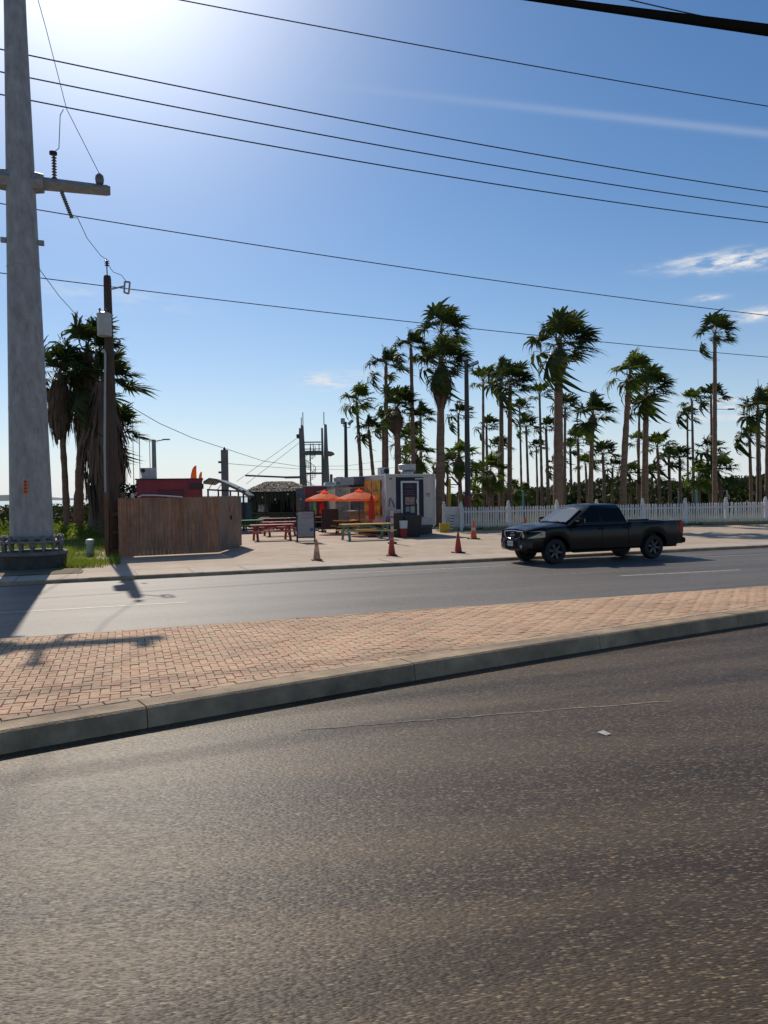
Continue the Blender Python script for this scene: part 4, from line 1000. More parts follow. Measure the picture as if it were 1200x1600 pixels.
def closed_umbrella(px, y0, y1, wpx, d, m, lab):
    p = GX(px, d, SZ); zt = D(px, y0, d).z - SZ; zb = D(px, y1, d).z - SZ; r = wpx / 2 * d / FPX
    t = thing('closed_umbrella', lab, 'umbrella', p, 0, 'closed umbrellas')
    rng = np.random.RandomState(int(px)); b = MB(); prof = [(.02, zt), (r * .55, zt - (zt - zb) * .2), (r * .85, zt - (zt - zb) * .5), (r * 1.0, zb + (zt - zb) * .15), (r * .8, zb)]
    n = 12; vs = []; fs = []
    for (rr, z) in prof:
        for k in range(n): a = 2 * math.pi * k / n; q = rr * (1.12 if k % 2 else .82); vs.append((q * math.cos(a), q * math.sin(a), z))
    for i in range(4):
        for k in range(n): fs.append((i * n + k, i * n + (k + 1) % n, i * n + n + (k + 1) % n, i * n + n + k))
    b.add(vs, fs); b.build('folded_canopy', m, t); MB().tube([(0, 0, 0), (0, 0, zt + .12)], .024, n=8).build('pole', m_darkp, t)
    MB().lathe([(.24, 0), (.24, .08), (.05, .12)], 12).build('base', m_darkp, t)
closed_umbrella(580.5, 772, 812, 11, 38.6, m_umb_d, 'tall closed red umbrella in front of the yellow posters')
closed_umbrella(503, 784, 803, 9, 45, m_umb_d, 'closed red umbrella under the left open one')
closed_umbrella(491.5, 783, 804, 5, 46.5, colour('umbrella_lime', (.25, .55, .06), .7), 'closed lime green umbrella by the red food trailer')
closed_umbrella(466.5, 775, 799, 7, 47.5, colour('umbrella_tan', (.20, .13, .08), .8), 'closed tan umbrella in front of the thatched hut')

# food trailers
m_trailer = mat('trailer_white', (0.60, 0.545, 0.48), 0.5, vscale=1.6, col2=(0.44, 0.39, 0.34), stretch=(1, 1, .5), detail=8, metal=.1)
m_trim = mat('aluminium_trim', (0.42, 0.42, 0.42), .35, metal=.8, var=.15)
m_navy = colour('trailer_navy', (0.012, 0.016, 0.032), .5, spec=.3); m_navy2 = colour('door_navy', (0.017, 0.020, 0.042), .45, spec=.3)
m_tyre = mat('tyre_rubber', (0.016, 0.016, 0.017), .75, var=.2, bump=.3, bscale=60); m_rimd = mat('dark_rim', (0.05, 0.05, 0.055), .35, metal=.7)
def local(p0, rz):
    T = Matrix.Translation(p0) @ Matrix.Rotation(rz, 4, 'Z'); return T
TD = 39.6
p0 = GX(603, TD, SZ)
tr = thing('food_trailer', 'white food trailer with navy back door, posters and a steel roof hood', 'food trailer', p0, RZ)
TW, TL, TZ0, TZ1 = 2.72, 7.0, .52, 3.12                 # x: along its end, y: its length going away
MB().box(0, TW, 0, TL, TZ0, TZ1).build('body', m_trailer, tr, bevel=.03)
for (x, y) in ((0, 0), (TW, 0)):
    MB().box(x - .035, x + .035, -.03, .05, TZ0 - .02, TZ1 + .02).build('corner_post', m_trim, tr)
MB().box(-.05, TW + .05, -.05, TL + .05, TZ1 + .0, TZ1 + .06).build('roof_trim', m_trim, tr, bevel=.01)
# navy surround and door on the end
MB().box(.55, 2.08, -.012, .0, 1.35, TZ1 - .1).build('navy_surround', m_navy, tr)
MB().box(1.80, 2.08, -.013, .0, .92, 1.349).build('navy_surround', m_navy, tr)
fr = MB(); fr.box(.80, .90, -.05, -.013, .88, 2.82); fr.box(1.70, 1.80, -.05, -.013, .88, 2.82); fr.box(.90, 1.70, -.05, -.013, 2.72, 2.82); fr.box(.9, 1.7, -.05, -.013, .88, .96)
fr.build('door_frame', m_trim, tr)
door = MB().box(.905, 1.695, -.04, -.014, .965, 2.715).build('door', m_navy2, tr)
lt = MB()                                              # faint heading lines on the door
for z, x0, x1 in ((2.55, 1.12, 1.48), (2.46, 1.05, 1.5), (2.30, 1.02, 1.56), (2.2, 1.08, 1.5), (2.1, 1.0, 1.55)): lt.box(x0, x1, -.043, -.0405, z, z + .035)
lt.build('lettering', colour('door_print_red', (.16, .045, .06), .6), door, kind=None)
MB().box(1.04, 1.56, -.046, -.0405, 1.58, 1.98).build('photo_panel', mat('food_photo', (.40, .28, .20), .5, vscale=9, col2=(.16, .08, .05)), door)
MB().box(1.06, 1.27, -.046, -.0405, 1.22, 1.48).build('notice', mat('notice_paper', (.35, .36, .40), .6, vscale=16, col2=(.16, .17, .22)), door)
MB().box(1.33, 1.56, -.046, -.0405, 1.16, 1.50).build('notice', mat('notice_paper_y', (.46, .46, .30), .6, vscale=16, col2=(.28, .28, .2)), door)
MB().box(1.64, 1.67, -.085, -.0405, 1.66, 1.86).build('handle', m_trim, door)
MB().box(1.60, 2.06, -.03, -.0125, TZ1 - .22, TZ1 - .16).build('door_light', m_trim, tr)
MB().box(-.01, .9 - .12, -.018, .0, TZ0 + .1, 1.32).build('metal_apron', mat('apron_metal', (.33, .33, .34), .4, metal=.4, var=.12), tr)
MB().box(1.8, TW - .04, -.018, .0, TZ0 - .02, .9).build('metal_apron', MATS['apron_metal'], tr)
b = MB(); b.tube([(.48, -.03, 1.45), (.35, -.05, 1.75), (.22, -.05, 1.95), (.18, -.04, 1.8), (.15, -.04, 1.5)], .02, n=6); b.build('hose', m_dark, tr, smooth=60)
for x0, x1, z0, z1 in ((2.2, 2.45, 2.10, 2.16), (2.28, 2.42, 2.0, 2.05), (.2, .34, 2.9, 2.98)): MB().box(x0, x1, -.008, -.0, z0, z1).build('decal', colour('decal_brown', (.16, .07, .06), .6), tr)
# side: posters, purple strip, blue fascia, window hatch
m_post_y = mat('poster_yellow', (.72, .52, .03), .5, vscale=2.4, col2=(.42, .16, .03), detail=3, trans=.12)
m_post_r = mat('poster_red', (.50, .05, .05), .5, vscale=3, col2=(.62, .38, .05), detail=3)
MB().box(-.02, -.003, .08, .55, .75, 2.95).build('side_banner', mat('banner_purple', (.30, .16, .34), .5, vscale=4, col2=(.55, .5, .48), detail=4), tr)
for k, (z0, z1) in enumerate(((2.25, 2.9), (1.62, 2.2), (1.0, 1.57))):
    for y0 in (.65, 2.15):
        po_ = MB().box(-.10, -.085, y0, y0 + 1.38, z0, z1).build('poster', m_post_y, tr)
        MB().box(-.106, -.1005, y0 + .2, y0 + 1.15, z0 + .14, z1 - .16).build('picture', m_post_r, po_) if (k + (y0 > 1)) % 2 else None
        g_ = MB(); [g_.box(-.11, -.1065, y0 + .12 + .24 * j, y0 + .28 + .24 * j, z0 + .05, z0 + .08 + .09 * (j % 3)) for j in range(5)]; g_.build('lettering', colour('poster_ink', (.05, .12, .04), .6), po_)
MB().box(-.6, -.05, 3.8, 6.8, 2.70, 3.16).build('fascia_sign', mat('fascia_blue', (.035, .05, .085), .5, vscale=5, col2=(.20, .21, .25), detail=6, stretch=(1, 1, 3)), tr)
MB().box(-.9, -.02, 3.7, 6.9, 2.60, 2.66).build('awning', m_navy, tr)
MB().box(-.02, .0, 3.8, 6.6, 1.25, 2.5).build('serving_window', m_black, tr)
MB().box(-.45, -.021, 3.8, 6.6, 1.16, 1.22).build('counter_shelf', m_trim, tr)
MB().box(-.03, -.003, 3.7, 6.9, .6, 1.14).build('lower_wrap', mat('wrap_mix', (.40, .22, .10), .5, vscale=2.2, col2=(.12, .06, .06), detail=4), tr)
# roof gear
b = MB(); b.lathe([(.30, 0), (.34, .02), (.34, .14), (.42, .2), (.47, .24), (.475, .52), (.44, .55), (.42, .5)], 18, c=(1.55, 1.0, TZ1 + .06)); b.build('exhaust_hood', mat('hood_alu', (.46, .44, .42), .45, metal=.5, var=.12), tr, smooth=40)
ac = MB().box(.02, .52, .9, 1.4, TZ1 + .06, TZ1 + .44).build('air_conditioner', colour('ac_white', (.55, .54, .52), .5), tr, bevel=.02)
MB().lathe([(.15, 0), (.15, .012), (.02, .02)], 14, axis='y', c=(.36, .885, TZ1 + .25)).build('fan_grille', m_dark, ac)
# running gear
for x in (.25, TW - .25):
    for y in (3.3, 4.2): 
        wv = MB(); wv.lathe([(.2, -.1), (.34, -.1), (.36, -.05), (.36, .05), (.34, .1), (.2, .1)], 18, axis='x', c=(x, y, .36)); wv.build('wheel', m_tyre, tr, smooth=40)
b = MB(); b.box(.1, .2, .02, TL, .42, .518); b.box(TW - .2, TW - .1, .02, TL, .42, .518); b.bar((.15, 0, .46), (TW / 2, -1.0, .46), .08, .1); b.bar((TW - .15, 0, .46), (TW / 2, -1.0, .46), .08, .1); b.build('chassis', m_dark, tr)
b = MB(); b.tube([(TW / 2, -.95, 0), (TW / 2, -.95, .7)], .04, n=8); b.box(TW / 2 - .12, TW / 2 + .12, -1.07, -.83, 0, .02); b.build('jack', m_trim, tr)
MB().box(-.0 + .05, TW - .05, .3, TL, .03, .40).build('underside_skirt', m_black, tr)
# bins by the trailer
def bin_(px, d, w, h, m, lab, grp=None, taper=.82, name='trash_bin', cat='bin'):
    t = thing(name, lab, cat, GX(px, d, SZ), RZ * .5, grp); s = w / 2
    vs = [(-s * taper, -s * taper, 0), (s * taper, -s * taper, 0), (s * taper, s * taper, 0), (-s * taper, s * taper, 0), (-s, -s, h), (s, -s, h), (s, s, h), (-s, s, h)]
    b = MB(); b.add(vs, [(3, 2, 1, 0), (0, 1, 5, 4), (1, 2, 6, 5), (2, 3, 7, 6), (3, 0, 4, 7)]); b.build('bin_body', m, t, bevel=.015)
    MB().box(-s - .03, s + .03, -s - .03, s + .03, h, h + .06).build('lid', m, t, bevel=.02); MB().box(-s - .05, s + .05, -s - .06, -s - .03, h - .04, h + .02).build('handle_bar', m, t)
    return t
bin_(620, 38.2, .48, 1.15, m_black, 'narrow tall black bin at the left corner of the white trailer')
bin_(643, 38.4, .86, 1.02, m_black, 'wide black bin under the trailer door')
b_ = thing('bucket', 'white over red bucket standing between the two black bins', 'bucket', GX(630, 38.0, SZ))
MB().lathe([(.17, 0), (.20, .44)], 14).build('red_bucket', colour('bucket_red', (.32, .03, .03)), b_, smooth=40); MB().lathe([(.19, .445), (.22, .80), (.21, .83), (.2, .8)], 14).build('white_bucket', m_white, b_, smooth=40)
y_ = thing('crate', 'yellow plastic crate beside the white gate post', 'crate', GX(694, 42.6, SZ)); 
b = MB(); b.box(-.28, .28, -.2, .2, 0, .05); [b.box(*q) for q in ((-.28, .28, -.2, -.17, .05, .5), (-.28, .28, .17, .2, .05, .5), (-.28, -.25, -.17, .17, .05, .5), (.25, .28, -.17, .17, .05, .5))]; b.build('crate_body', colour('crate_yellow', (.62, .40, .02)), y_)
# second and third trailers farther back
def plain_trailer(px, d, w, l, h, m, lab, extras, rz=RZ * .55, z0=.45):
    p = GX(px, d, SZ); t = thing('food_trailer', lab, 'food trailer', p, rz)
    MB().box(0, w, 0, l, z0, h).build('body', m, t, bevel=.03); MB().box(-.05, w + .05, -.05, l + .05, h, h + .06).build('roof_trim', m_trim, t)
    for x in (.25, w - .25):
        MB().lathe([(.2, -.1), (.34, -.1), (.36, -.05), (.36, .05), (.34, .1), (.2, .1)], 16, axis='x', c=(x, l * .5, .36)).build('wheel', m_tyre, t, smooth=40)
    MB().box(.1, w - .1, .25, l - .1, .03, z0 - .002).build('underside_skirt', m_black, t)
    for (nm, x0, x1, z0_, z1, mm, y) in extras: MB().box(x0, x1, -y, -.001, z0_, z1).build(nm, mm, t)
    return t
m_cream = mat('trailer_cream', (.44, .38, .28), .5, vscale=3, col2=(.30, .26, .20)); m_tblue = colour('trailer_blue', (.05, .13, .19)); m_collage = mat('collage_wrap', (.42, .44, .40), .5, vscale=5, col2=(.10, .17, .20), detail=8)
t2 = plain_trailer(524, 47.0, 2.7, 5.5, 2.72, m_cream, 'cream and blue food trailer half hidden behind the red umbrellas', [
    ('wrap_panel', .05, .85, .6, 2.5, m_collage, .02), ('blue_panel', 1.5, 2.65, 2.2, 2.68, m_tblue, .021), ('serving_window', 1.45, 2.6, 1.2, 2.1, m_black, .015), ('poster', .9, 1.4, .8, 1.7, mat('poster_tan', (.46, .34, .2), .5, vscale=7, col2=(.2, .08, .05)), .018),
    ('counter_shelf', 1.4, 2.65, 1.1, 1.16, m_trim, .35)])
MB().lathe([(.22, 0), (.24, .1), (.34, .2), (.35, .45), (.30, .5)], 14, c=(.4, 1.4, 2.78)).build('exhaust_hood', MATS['hood_alu'], t2, smooth=40)
m_tred = mat('trailer_red', (.32, .05, .05), .5, vscale=2, col2=(.24, .04, .045))
t3 = plain_trailer(477, 52.0, 2.9, 6, 2.75, m_tred, 'red food trailer with a raised white hatch left of the cream one', [
    ('poster', .25, .75, 1.0, 1.7, m_collage, .02), ('trim_post', 1.75, 1.9, .5, 2.7, m_cream, .03), ('grey_door', -.62, -.02, .5, 2.65, mat('door_grey', (.13, .14, .16), .5, var=.2), .05), ('menu_board', 2.0, 2.8, 1.3, 2.3, mat('menu_dark', (.05, .055, .06), .5, vscale=7, col2=(.16, .24, .15)), .03)])
MB().bar((.9, -.1, 2.28), (2.6, -.9, 2.74), .7, .05, up=(0, .3, 1)).build('raised_hatch', m_white, t3)
MB().box(1.5, 2.9, 1.2, 2.6, 2.81, 3.05).build('roof_unit', colour('unit_white', (.52, .52, .50)), t3, bevel=.03)

# red trailer behind the plank fence
p = GX(213, 36.0, SZ); rt = thing('red_trailer', 'dark red food trailer rising behind the plank fence', 'food trailer', p, RZ * .75)
m_maroon = mat('trailer_maroon', (.32, .022, .035), .5, vscale=1.2, col2=(.17, .02, .028), detail=7)
rw = 3.02
MB().box(0, rw, 0, 5.0, .4, 2.98).build('body', m_maroon, rt, bevel=.03); MB().box(-.05, rw + .05, -.05, 5.05, 2.98, 3.03).build('roof_trim', m_black, rt)
win = MB().box(.98, 2.12, -.02, -.001, 2.06, 2.46).build('window_panel', mat('maroon_dark', (.14, .015, .022), .5), rt)
fr = MB(); fr.box(.95, 2.15, -.04, -.021, 2.46, 2.5); fr.box(2.1, 2.15, -.04, -.021, 2.0, 2.46); fr.build('frame', m_black, win)
MB().lathe([(.25, 0), (.22, .03), (.1, .04)], 14, axis='y', c=(1.55, -.062, 2.05), sx=1.0).build('vent', m_black, rt)
MB().box(2.45, rw + .06, -.16, -.001, 2.52, 2.76).build('light_box', m_black, rt)
b = MB(); b.box(.18, .86, .5, 1.1, 3.035, 3.08); b.add([(.22, .5, 3.08), (.82, .5, 3.08), (.82, 1.1, 3.08), (.22, 1.1, 3.08), (.16, .45, 3.55), (.9, .45, 3.55), (.9, 1.15, 3.55), (.16, 1.15, 3.55)], [(3, 2, 1, 0), (4, 5, 6, 7), (0, 1, 5, 4), (1, 2, 6, 5), (2, 3, 7, 6), (3, 0, 4, 7)])
un = b.build('roof_unit', colour('unit_grey_white', (.50, .50, .49)), rt); MB().lathe([(.1, 0), (.09, .02), (.05, .025)], 12, axis='y', c=(.30, .43, 3.42)).build('fan_grille', m_dark, un)
MB().bar((-.25, 0, 2.72), (.05, 0, 2.72), .05, .05).build('bracket', m_dark, rt); MB().box(-.24, -.08, -.1, .05, 2.1, 2.35).build('meter_box', m_trim, rt)
b = MB(); b.tube([(.1, -.35, 2.16), (.3, -.5, 2.25), (.9, -.55, 2.24), (1.6, -.5, 2.19), (2.1, -.4, 2.14)], .035, n=6); b.build('white_pipe', m_white, rt, smooth=60)
for px, y0, d, r, lab in ((209.5, 655, 40, .022, 'leftmost thin mast behind the red trailer'), (219.5, 675, 43, .028, 'thin mast rising just left of the roof unit on the red trailer'), (235.5, 689, 44, .026, 'short thin mast above the roof unit on the red trailer')):
    q = GX(px, d, SZ); zt = D(px, y0, d).z; o = MB().tube([(0, 0, 0), (0, 0, zt - SZ)], [r, r * .7], n=6).build('mast', m_dark, None, loc=q); tag(o, lab, 'mast', 'thin masts behind the red trailer')
q = GX(242, 60, SZ); lp = thing('street_lamp', 'grey lamp post with a flat arm reaching right above the red trailer', 'street lamp', q)
zt = D(242, 687, 60).z - SZ; MB().tube([(0, 0, 0), (0, 0, zt)], [.22, .16], n=10).build('post', m_galv2, lp); MB().bar((0, 0, zt - .15), (.75, 0, zt - .02), .07, .07).build('arm', m_galv2, lp); MB().box(.7, 1.25, -.14, .14, zt - .04, zt + .05).build('lamp_head', m_galv2, lp, bevel=.02)
# feather flags
m_flag = mat('flag_red', (.50, .06, .03), .6, var=.08, trans=.25); m_flag_y = mat('flag_yellow', (.75, .42, .02), .6, trans=.4)
def feather(px, d, y0, wpx, hgt, lab):
    q = GX(px, d, SZ); t = thing('feather_flag', lab, 'flag', q, 0, 'red feather flags'); zt = D(px, y0, d).z - SZ; w = wpx * d / FPX
    pts = [(0, 0, 0)] + [(w * .0 - .02, 0, zt - hgt)] + [(w * (.02 + .98 * (k / 6) ** 2.2), 0, zt - hgt * (1 - math.sin(k / 6 * math.pi / 2))) for k in range(1, 7)]
    MB().tube(pts, .015, n=5).build('pole', m_white, t)
    b = MB(); vs = []; fs = []
    for i, p_ in enumerate(pts[1:]): vs += [(p_[0], .01 * math.sin(i), p_[2]), (w * 1.02, .02 + .03 * math.sin(i * 1.3), p_[2] - (.06 if i == 6 else 0))]
    for i in range(6): fs.append((2 * i, 2 * i + 1, 2 * i + 3, 2 * i + 2))
    b.add(vs, fs); cl = b.build('cloth', m_flag, t)
    b = MB()
    for k in range(4):
        z = zt - hgt * (.30 + .19 * k); x0 = w * (.30 - .04 * k); s = .42 * w
        b.add([(x0, -.06, z - .1), (x0 + s, -.06, z - .13), (x0 + s * 1.15, -.06, z), (x0 + s, -.06, z + .11), (x0 + .08, -.06, z + .13), (x0 - .02, -.06, z)], [(0, 1, 2, 3, 4, 5)])
    b.build('lettering', m_flag_y, cl)
feather(297, 45, 727.5, 10.5, 1.7, 'larger red and yellow feather flag above the red trailer roof')
feather(309.5, 47, 737, 6.5, 1.5, 'smaller red and yellow feather flag right of the larger one')

# arched metal canopy and concrete post behind it
q = GX(318, 47, SZ); cn = thing('arched_canopy', 'grey arched metal canopy right of the red trailer', 'canopy', q, RZ * .3)
m_roofm = mat('canopy_metal', (.13, .135, .13), .5, metal=.4, var=.2, vscale=3)
X1 = (388 - 318) / FPX * 47; b = MB(); vs = []; fs = []
top = [(318, 752), (327, 746.5), (338, 748), (352, 754), (366, 760.5), (378, 767), (388, 774)]
pts = [((px - 318) / FPX * 47, D(px, py, 47).z - SZ) for px, py in top]
for y in (0, 6.0):
    for (x, z) in pts: vs += [(x, y, z), (x, y, z - .16)]
n = len(pts)
for i in range(n - 1):
    a = 2 * i; B0 = 2 * n
    fs += [(a, a + 1, a + 3, a + 2), (a, a + 2, B0 + a + 2, B0 + a), (a + 1, B0 + a + 1, B0 + a + 3, a + 3), (B0 + a, B0 + a + 2, B0 + a + 3, B0 + a + 1)]
fs += [(0, B0, B0 + 1, 1), (2 * n - 2, 2 * n - 1, B0 + 2 * n - 1, B0 + 2 * n - 2)]
b.add(vs, fs); b.build('roof', m_roofm, cn)
b = MB(); zb = D(330, 765, 47).z - SZ; b.bar((.2, .1, zb), (X1 - .2, .1, zb - .15), .07, .1)
for k in range(4): x = .3 + k * (X1 - .6) / 4; b.bar((x, .1, zb), (x + .3, .1, zb + .5 - k * .12), .04, .04)
b.build('truss', m_dark, cn)
for x in (.25, 1.6, X1 - .35):
    for y in (.2, 5.6): MB().box(x - .05, x + .05, y - .05, y + .05, 0, zb - .05).build('post', m_dark, cn)
for x0, x1, mm in ((1.55, 2.6, m_tblue), (2.0, 2.35, m_cream)): MB().box(x0, x1, 4.0, 4.08 + x0 * .01, .1, 1.75).build('side_panel', mm, cn)
q = GX(352, 62, SZ); cpst = thing('concrete_pole', 'square grey concrete pole with two side brackets behind the canopy', 'pole', q); zt = D(352, 703, 62).z - SZ
MB().box(-.26, .26, -.2, .2, 0, zt).build('shaft', mat('tower_concrete', (.23, .22, .21), .9, vscale=1.2, col2=(.16, .15, .15), detail=8), cpst, bevel=.02)
for y in (722, 738): z = D(352, y, 62).z - SZ; MB().bar((-.26, 0, z), (-.5, 0, z), .2, .16).build('bracket', m_dark, cpst)
MB().lathe([(.1, 0), (.12, .08), (.05, .18), (.02, .25)], 8, c=(0, 0, zt)).build('pole_cap', m_dark, cpst)

# thatched hut
q = GX(386, 53, SZ); ht = thing('thatched_hut', 'thatch roofed bamboo hut bar behind the picnic tables', 'hut', q, RZ * .4); hw = 99 / FPX * 53
m_thatch = mat('thatch', (.30, .24, .17), .95, vscale=5, col2=(.10, .075, .055), bump=.8, bscale=12); m_thatch2 = mat('thatch_leaf', (.62, .52, .40), .9, vscale=2, col2=(.09, .07, .06))
ze, zr = D(430, 766, 53).z - SZ, D(430, 751.5, 53).z - SZ; hd = 5.0
b = MB(); e = .12
A = [(-e, -e, ze), (hw + e, -e, ze), (hw + e, hd + e, ze), (-e, hd + e, ze)]; Rg = [(1.25, hd * .4, zr), (hw - 1.25, hd * .4, zr), (hw - 1.25, hd * .6, zr), (1.25, hd * .6, zr)]
b.add(A + Rg, [(0, 1, 5, 4), (1, 2, 6, 5), (2, 3, 7, 6), (3, 0, 4, 7), (4, 5, 6, 7), (3, 2, 1, 0)]); b.build('roof', m_thatch, ht)
rg = np.random.RandomState(3); V = []
for i in range(2600):
    f = rg.uniform(0, 1); t = rg.uniform(0, 1) ** .8; xa = -e + (hw + 2 * e) * f; xb = 1.25 + (hw - 2.5) * f
    x = xa + (xb - xa) * t; y = -e + (hd * .4 + e) * t; z = ze + (zr - ze) * t; L = rg.uniform(.14, .4); w_ = rg.uniform(.02, .06); jx = rg.uniform(-.12, .12)
    V += [(x - w_, y, z + .02), (x + w_, y, z + .02), (x + w_ + jx, y - L * .8, z - L * rg.uniform(.1, .5) + .06), (x - w_ + jx, y - L * .8, z - L * .4 + .08)]
V = np.array(V); o = link(from_np('thatch_leaves', V, np.arange(len(V)).reshape(-1, 4), m_thatch2), 'thatch_leaves', ht, kind='stuff')
m_bamboo = mat('bamboo_green', (.045, .07, .03), .6, vscale=3, col2=(.10, .12, .05), stretch=(8, 8, .6)); m_hutd = mat('hut_dark', (.03, .03, .028), .9, var=.3)
MB().box(.15, hw - .15, 1.6, hd - .2, 0, ze - .05).build('back_wall', m_hutd, ht)
for i in range(46):
    x = .08 + (hw - .16) * i / 45; L = rg.uniform(.6, 1.5); MB().tube([(x, .05, ze), (x + rg.uniform(-.03, .03), .05 + rg.uniform(-.02, .03), ze - L if 0.5 < x < hw - .5 else .05)], .03, n=6).build('bamboo_cane', m_bamboo, ht)
for x in (.1, 1.25, hw - 1.2, hw - .1): MB().tube([(x, .0, 0), (x, 0, ze)], .075, n=8).build('post', m_rail, ht)
MB().box(.3, hw - .3, .12, .22, 0, .95).build('bar_front', m_bamboo, ht); MB().box(.25, hw - .25, .0, .5, .951, 1.0).build('bar_top', m_woodp, ht)
MB().box(.7, 1.4, .6, 1.0, 1.05, 1.55).build('grey_screen', m_trim, ht)
# string of bulbs under the eaves
st = thing('string_lights', 'string of white bulbs hung along the hut front', 'string lights', GX(382, 50.5, SZ)); z_ = D(420, 778, 50.5).z - SZ
pts = [Vector(((px - 382) / FPX * 50.5, 0, z_ + .25 - .35 * math.sin(math.pi * ((px - 382) % 34) / 34))) for px in range(382, 485, 4)]
MB().tube(pts, .008, n=4).build('cord', m_dark, st)
for p_ in pts[2::5]: MB().lathe([(.02, .04), (.045, 0), (.05, -.05), (0, -.09)], 8, c=tuple(p_)).build('bulb', m_white, st)

# tower with the spiral stair
TDp = 92.0; q = GX(474, TDp, SZ); tw = thing('ride_tower', 'concrete two pillar tower with platform and spiral stair behind the hut', 'tower', q)
m_tow = MATS['tower_concrete']; m_tows = mat('tower_steel', (.12, .115, .115), .6, metal=.3, var=.2)
def tx(px): return (px - 474) / FPX * TDp
def tz(py): return D(490, py, TDp).z - SZ
def slab(x0, x1, y0, y1, z0, z1, nm, mm=m_tow, bev=.02): return MB().box(x0, x1, y0, y1, z0, z1).build(nm, mm, tw, bevel=bev)
def pillar(xa0, xa1, xb0, xb1, z1, nm='pillar'):
    b = MB(); b.add([(xa0, -.4, 0), (xa1, -.4, 0), (xa1, .5, 0), (xa0, .5, 0), (xb0, -.35, z1), (xb1, -.35, z1), (xb1, .4, z1), (xb0, .4, z1)], [(3, 2, 1, 0), (4, 5, 6, 7), (0, 1, 5, 4), (1, 2, 6, 5), (2, 3, 7, 6), (3, 0, 4, 7)])
    return b.build(nm, m_tow, tw, bevel=.02)
pillar(tx(470), tx(481.5), tx(472), tx(475.6), tz(664.5)); pillar(tx(469.2), tx(471.5), tx(469.2), tx(471.8), tz(669))
pillar(tx(505), tx(516.5), tx(508.5), tx(512), tz(663.5)); pillar(tx(503), tx(507), tx(503.6), tx(506), tz(669))
slab(tx(475.5), tx(504), -1.6, 1.6, tz(710), tz(705.3), 'platform'); b = MB(); b.add([(tx(512), -1.2, tz(705)), (tx(512), -1.2, tz(712)), (tx(516), -1.2, tz(713)), (tx(523), -1.2, tz(710)), (tx(522), -1.2, tz(707.5)), (tx(512), 1.2, tz(705)), (tx(512), 1.2, tz(712)), (tx(516), 1.2, tz(713)), (tx(523), 1.2, tz(710)), (tx(522), 1.2, tz(707.5))],
    [(0, 1, 2, 3, 4), (9, 8, 7, 6, 5)] + [(i, (i + 1) % 5 + 0, 5 + (i + 1) % 5, 5 + i)[::-1] for i in range(5)]); b.build('side_ledge', m_tow, tw)
slab(tx(476), tx(504), -.3, .3, tz(741), tz(738.3), 'tie_beam', m_tows)
for y in (692, 695.7, 702.5): MB().bar((tx(476), -1.2, tz(y)), (tx(504), -1.2, tz(y)), .1, .14 if y == 692 else .09).build('guard_rail', m_tows, tw)
for px in (478.5, 488, 492, 501): MB().bar((tx(px), -1.2, tz(705.5)), (tx(px), -1.2, tz(694)), .09, .09).build('rail_post', m_tows, tw)
sx0, R0 = tx(488.2), .62; zA_, zB_ = 0, tz(709)
MB().tube([(sx0, -1.9, 0), (sx0, -1.9, tz(700))], .06, n=8).build('stair_column', m_tows, tw)
nst = 36; hr = []
for i in range(nst):
    a = i * R(30) + 1.0; z = zA_ + (zB_ - zA_) * (i + .5) / nst; T = Matrix.Translation((sx0, -1.9, z)) @ Matrix.Rotation(a, 4, 'Z')
    MB().prism([(.05, -.04), (R0, -.16), (R0, .16), (.05, .04)], -.025, .025, T=T).build('stair_tread', m_tows, tw)
    for da in (0, .26): hr.append(Vector((sx0 + R0 * math.cos(a + da), -1.9 + R0 * math.sin(a + da), z + .9)))
MB().tube(hr, .03, n=5).build('stair_handrail', m_tows, tw, smooth=60)
b = MB(); [b.tube([h - Vector((0, 0, .9)), h], .018, n=4) for h in hr[::2]]; b.build('stair_baluster', m_tows, tw)
for px, y0, y1 in ((475.2, 644, 665), (472.7, 652, 665), (508, 644, 664)): MB().tube([(tx(px), 0, tz(y1)), (tx(px), 0, tz(y0))], .05, n=6).build('antenna', m_tows, tw)
MB().lathe([(.15, -.3), (.3, -.2), (.3, .2), (.15, .3)], 8, c=(tx(468.5), 0, tz(681))).build('winch', m_dark, tw)
b = MB(); b.box(tx(446), tx(471), -.5, .5, tz(747), tz(743.8)); b.build('boom', m_tows, tw); MB().tube([(tx(446), 0, tz(745)), (tx(384), 0, tz(741.5))], .12, n=6).build('boom_arm', m_tows, tw); 
slab(tx(516), tx(520), -.3, .3, 0, tz(741.5), 'short_pillar'); 
for (a, b_, lab) in (((469, 681), (370, 752), 'upper guy wire from the tower top down to the left'), ((470, 690), (385, 756), 'lower guy wire from the tower down to the left')):
    curve_wire('guy_wire', lab, [D(*a, TDp - .2), D(*b_, 80)], .025, m_tows)
curve_wire('service_wire', 'thin sagging wire from the left palms past the concrete pole to the tower', [D(205, 636, 48), D(250, 662, 50), D(300, 684, 56), D(352, 701, 62), D(410, 720, 72), D(470, 729, 90), D(540, 728, 110), D(600, 720, 120), D(660, 700, 125)], .022)
curve_wire('service_wire', 'thin lower wire from the concrete pole passing behind the tower', [D(352, 724, 62), D(400, 728, 70), D(470, 733, 98), D(560, 734, 120), D(700, 726, 125)], .02)
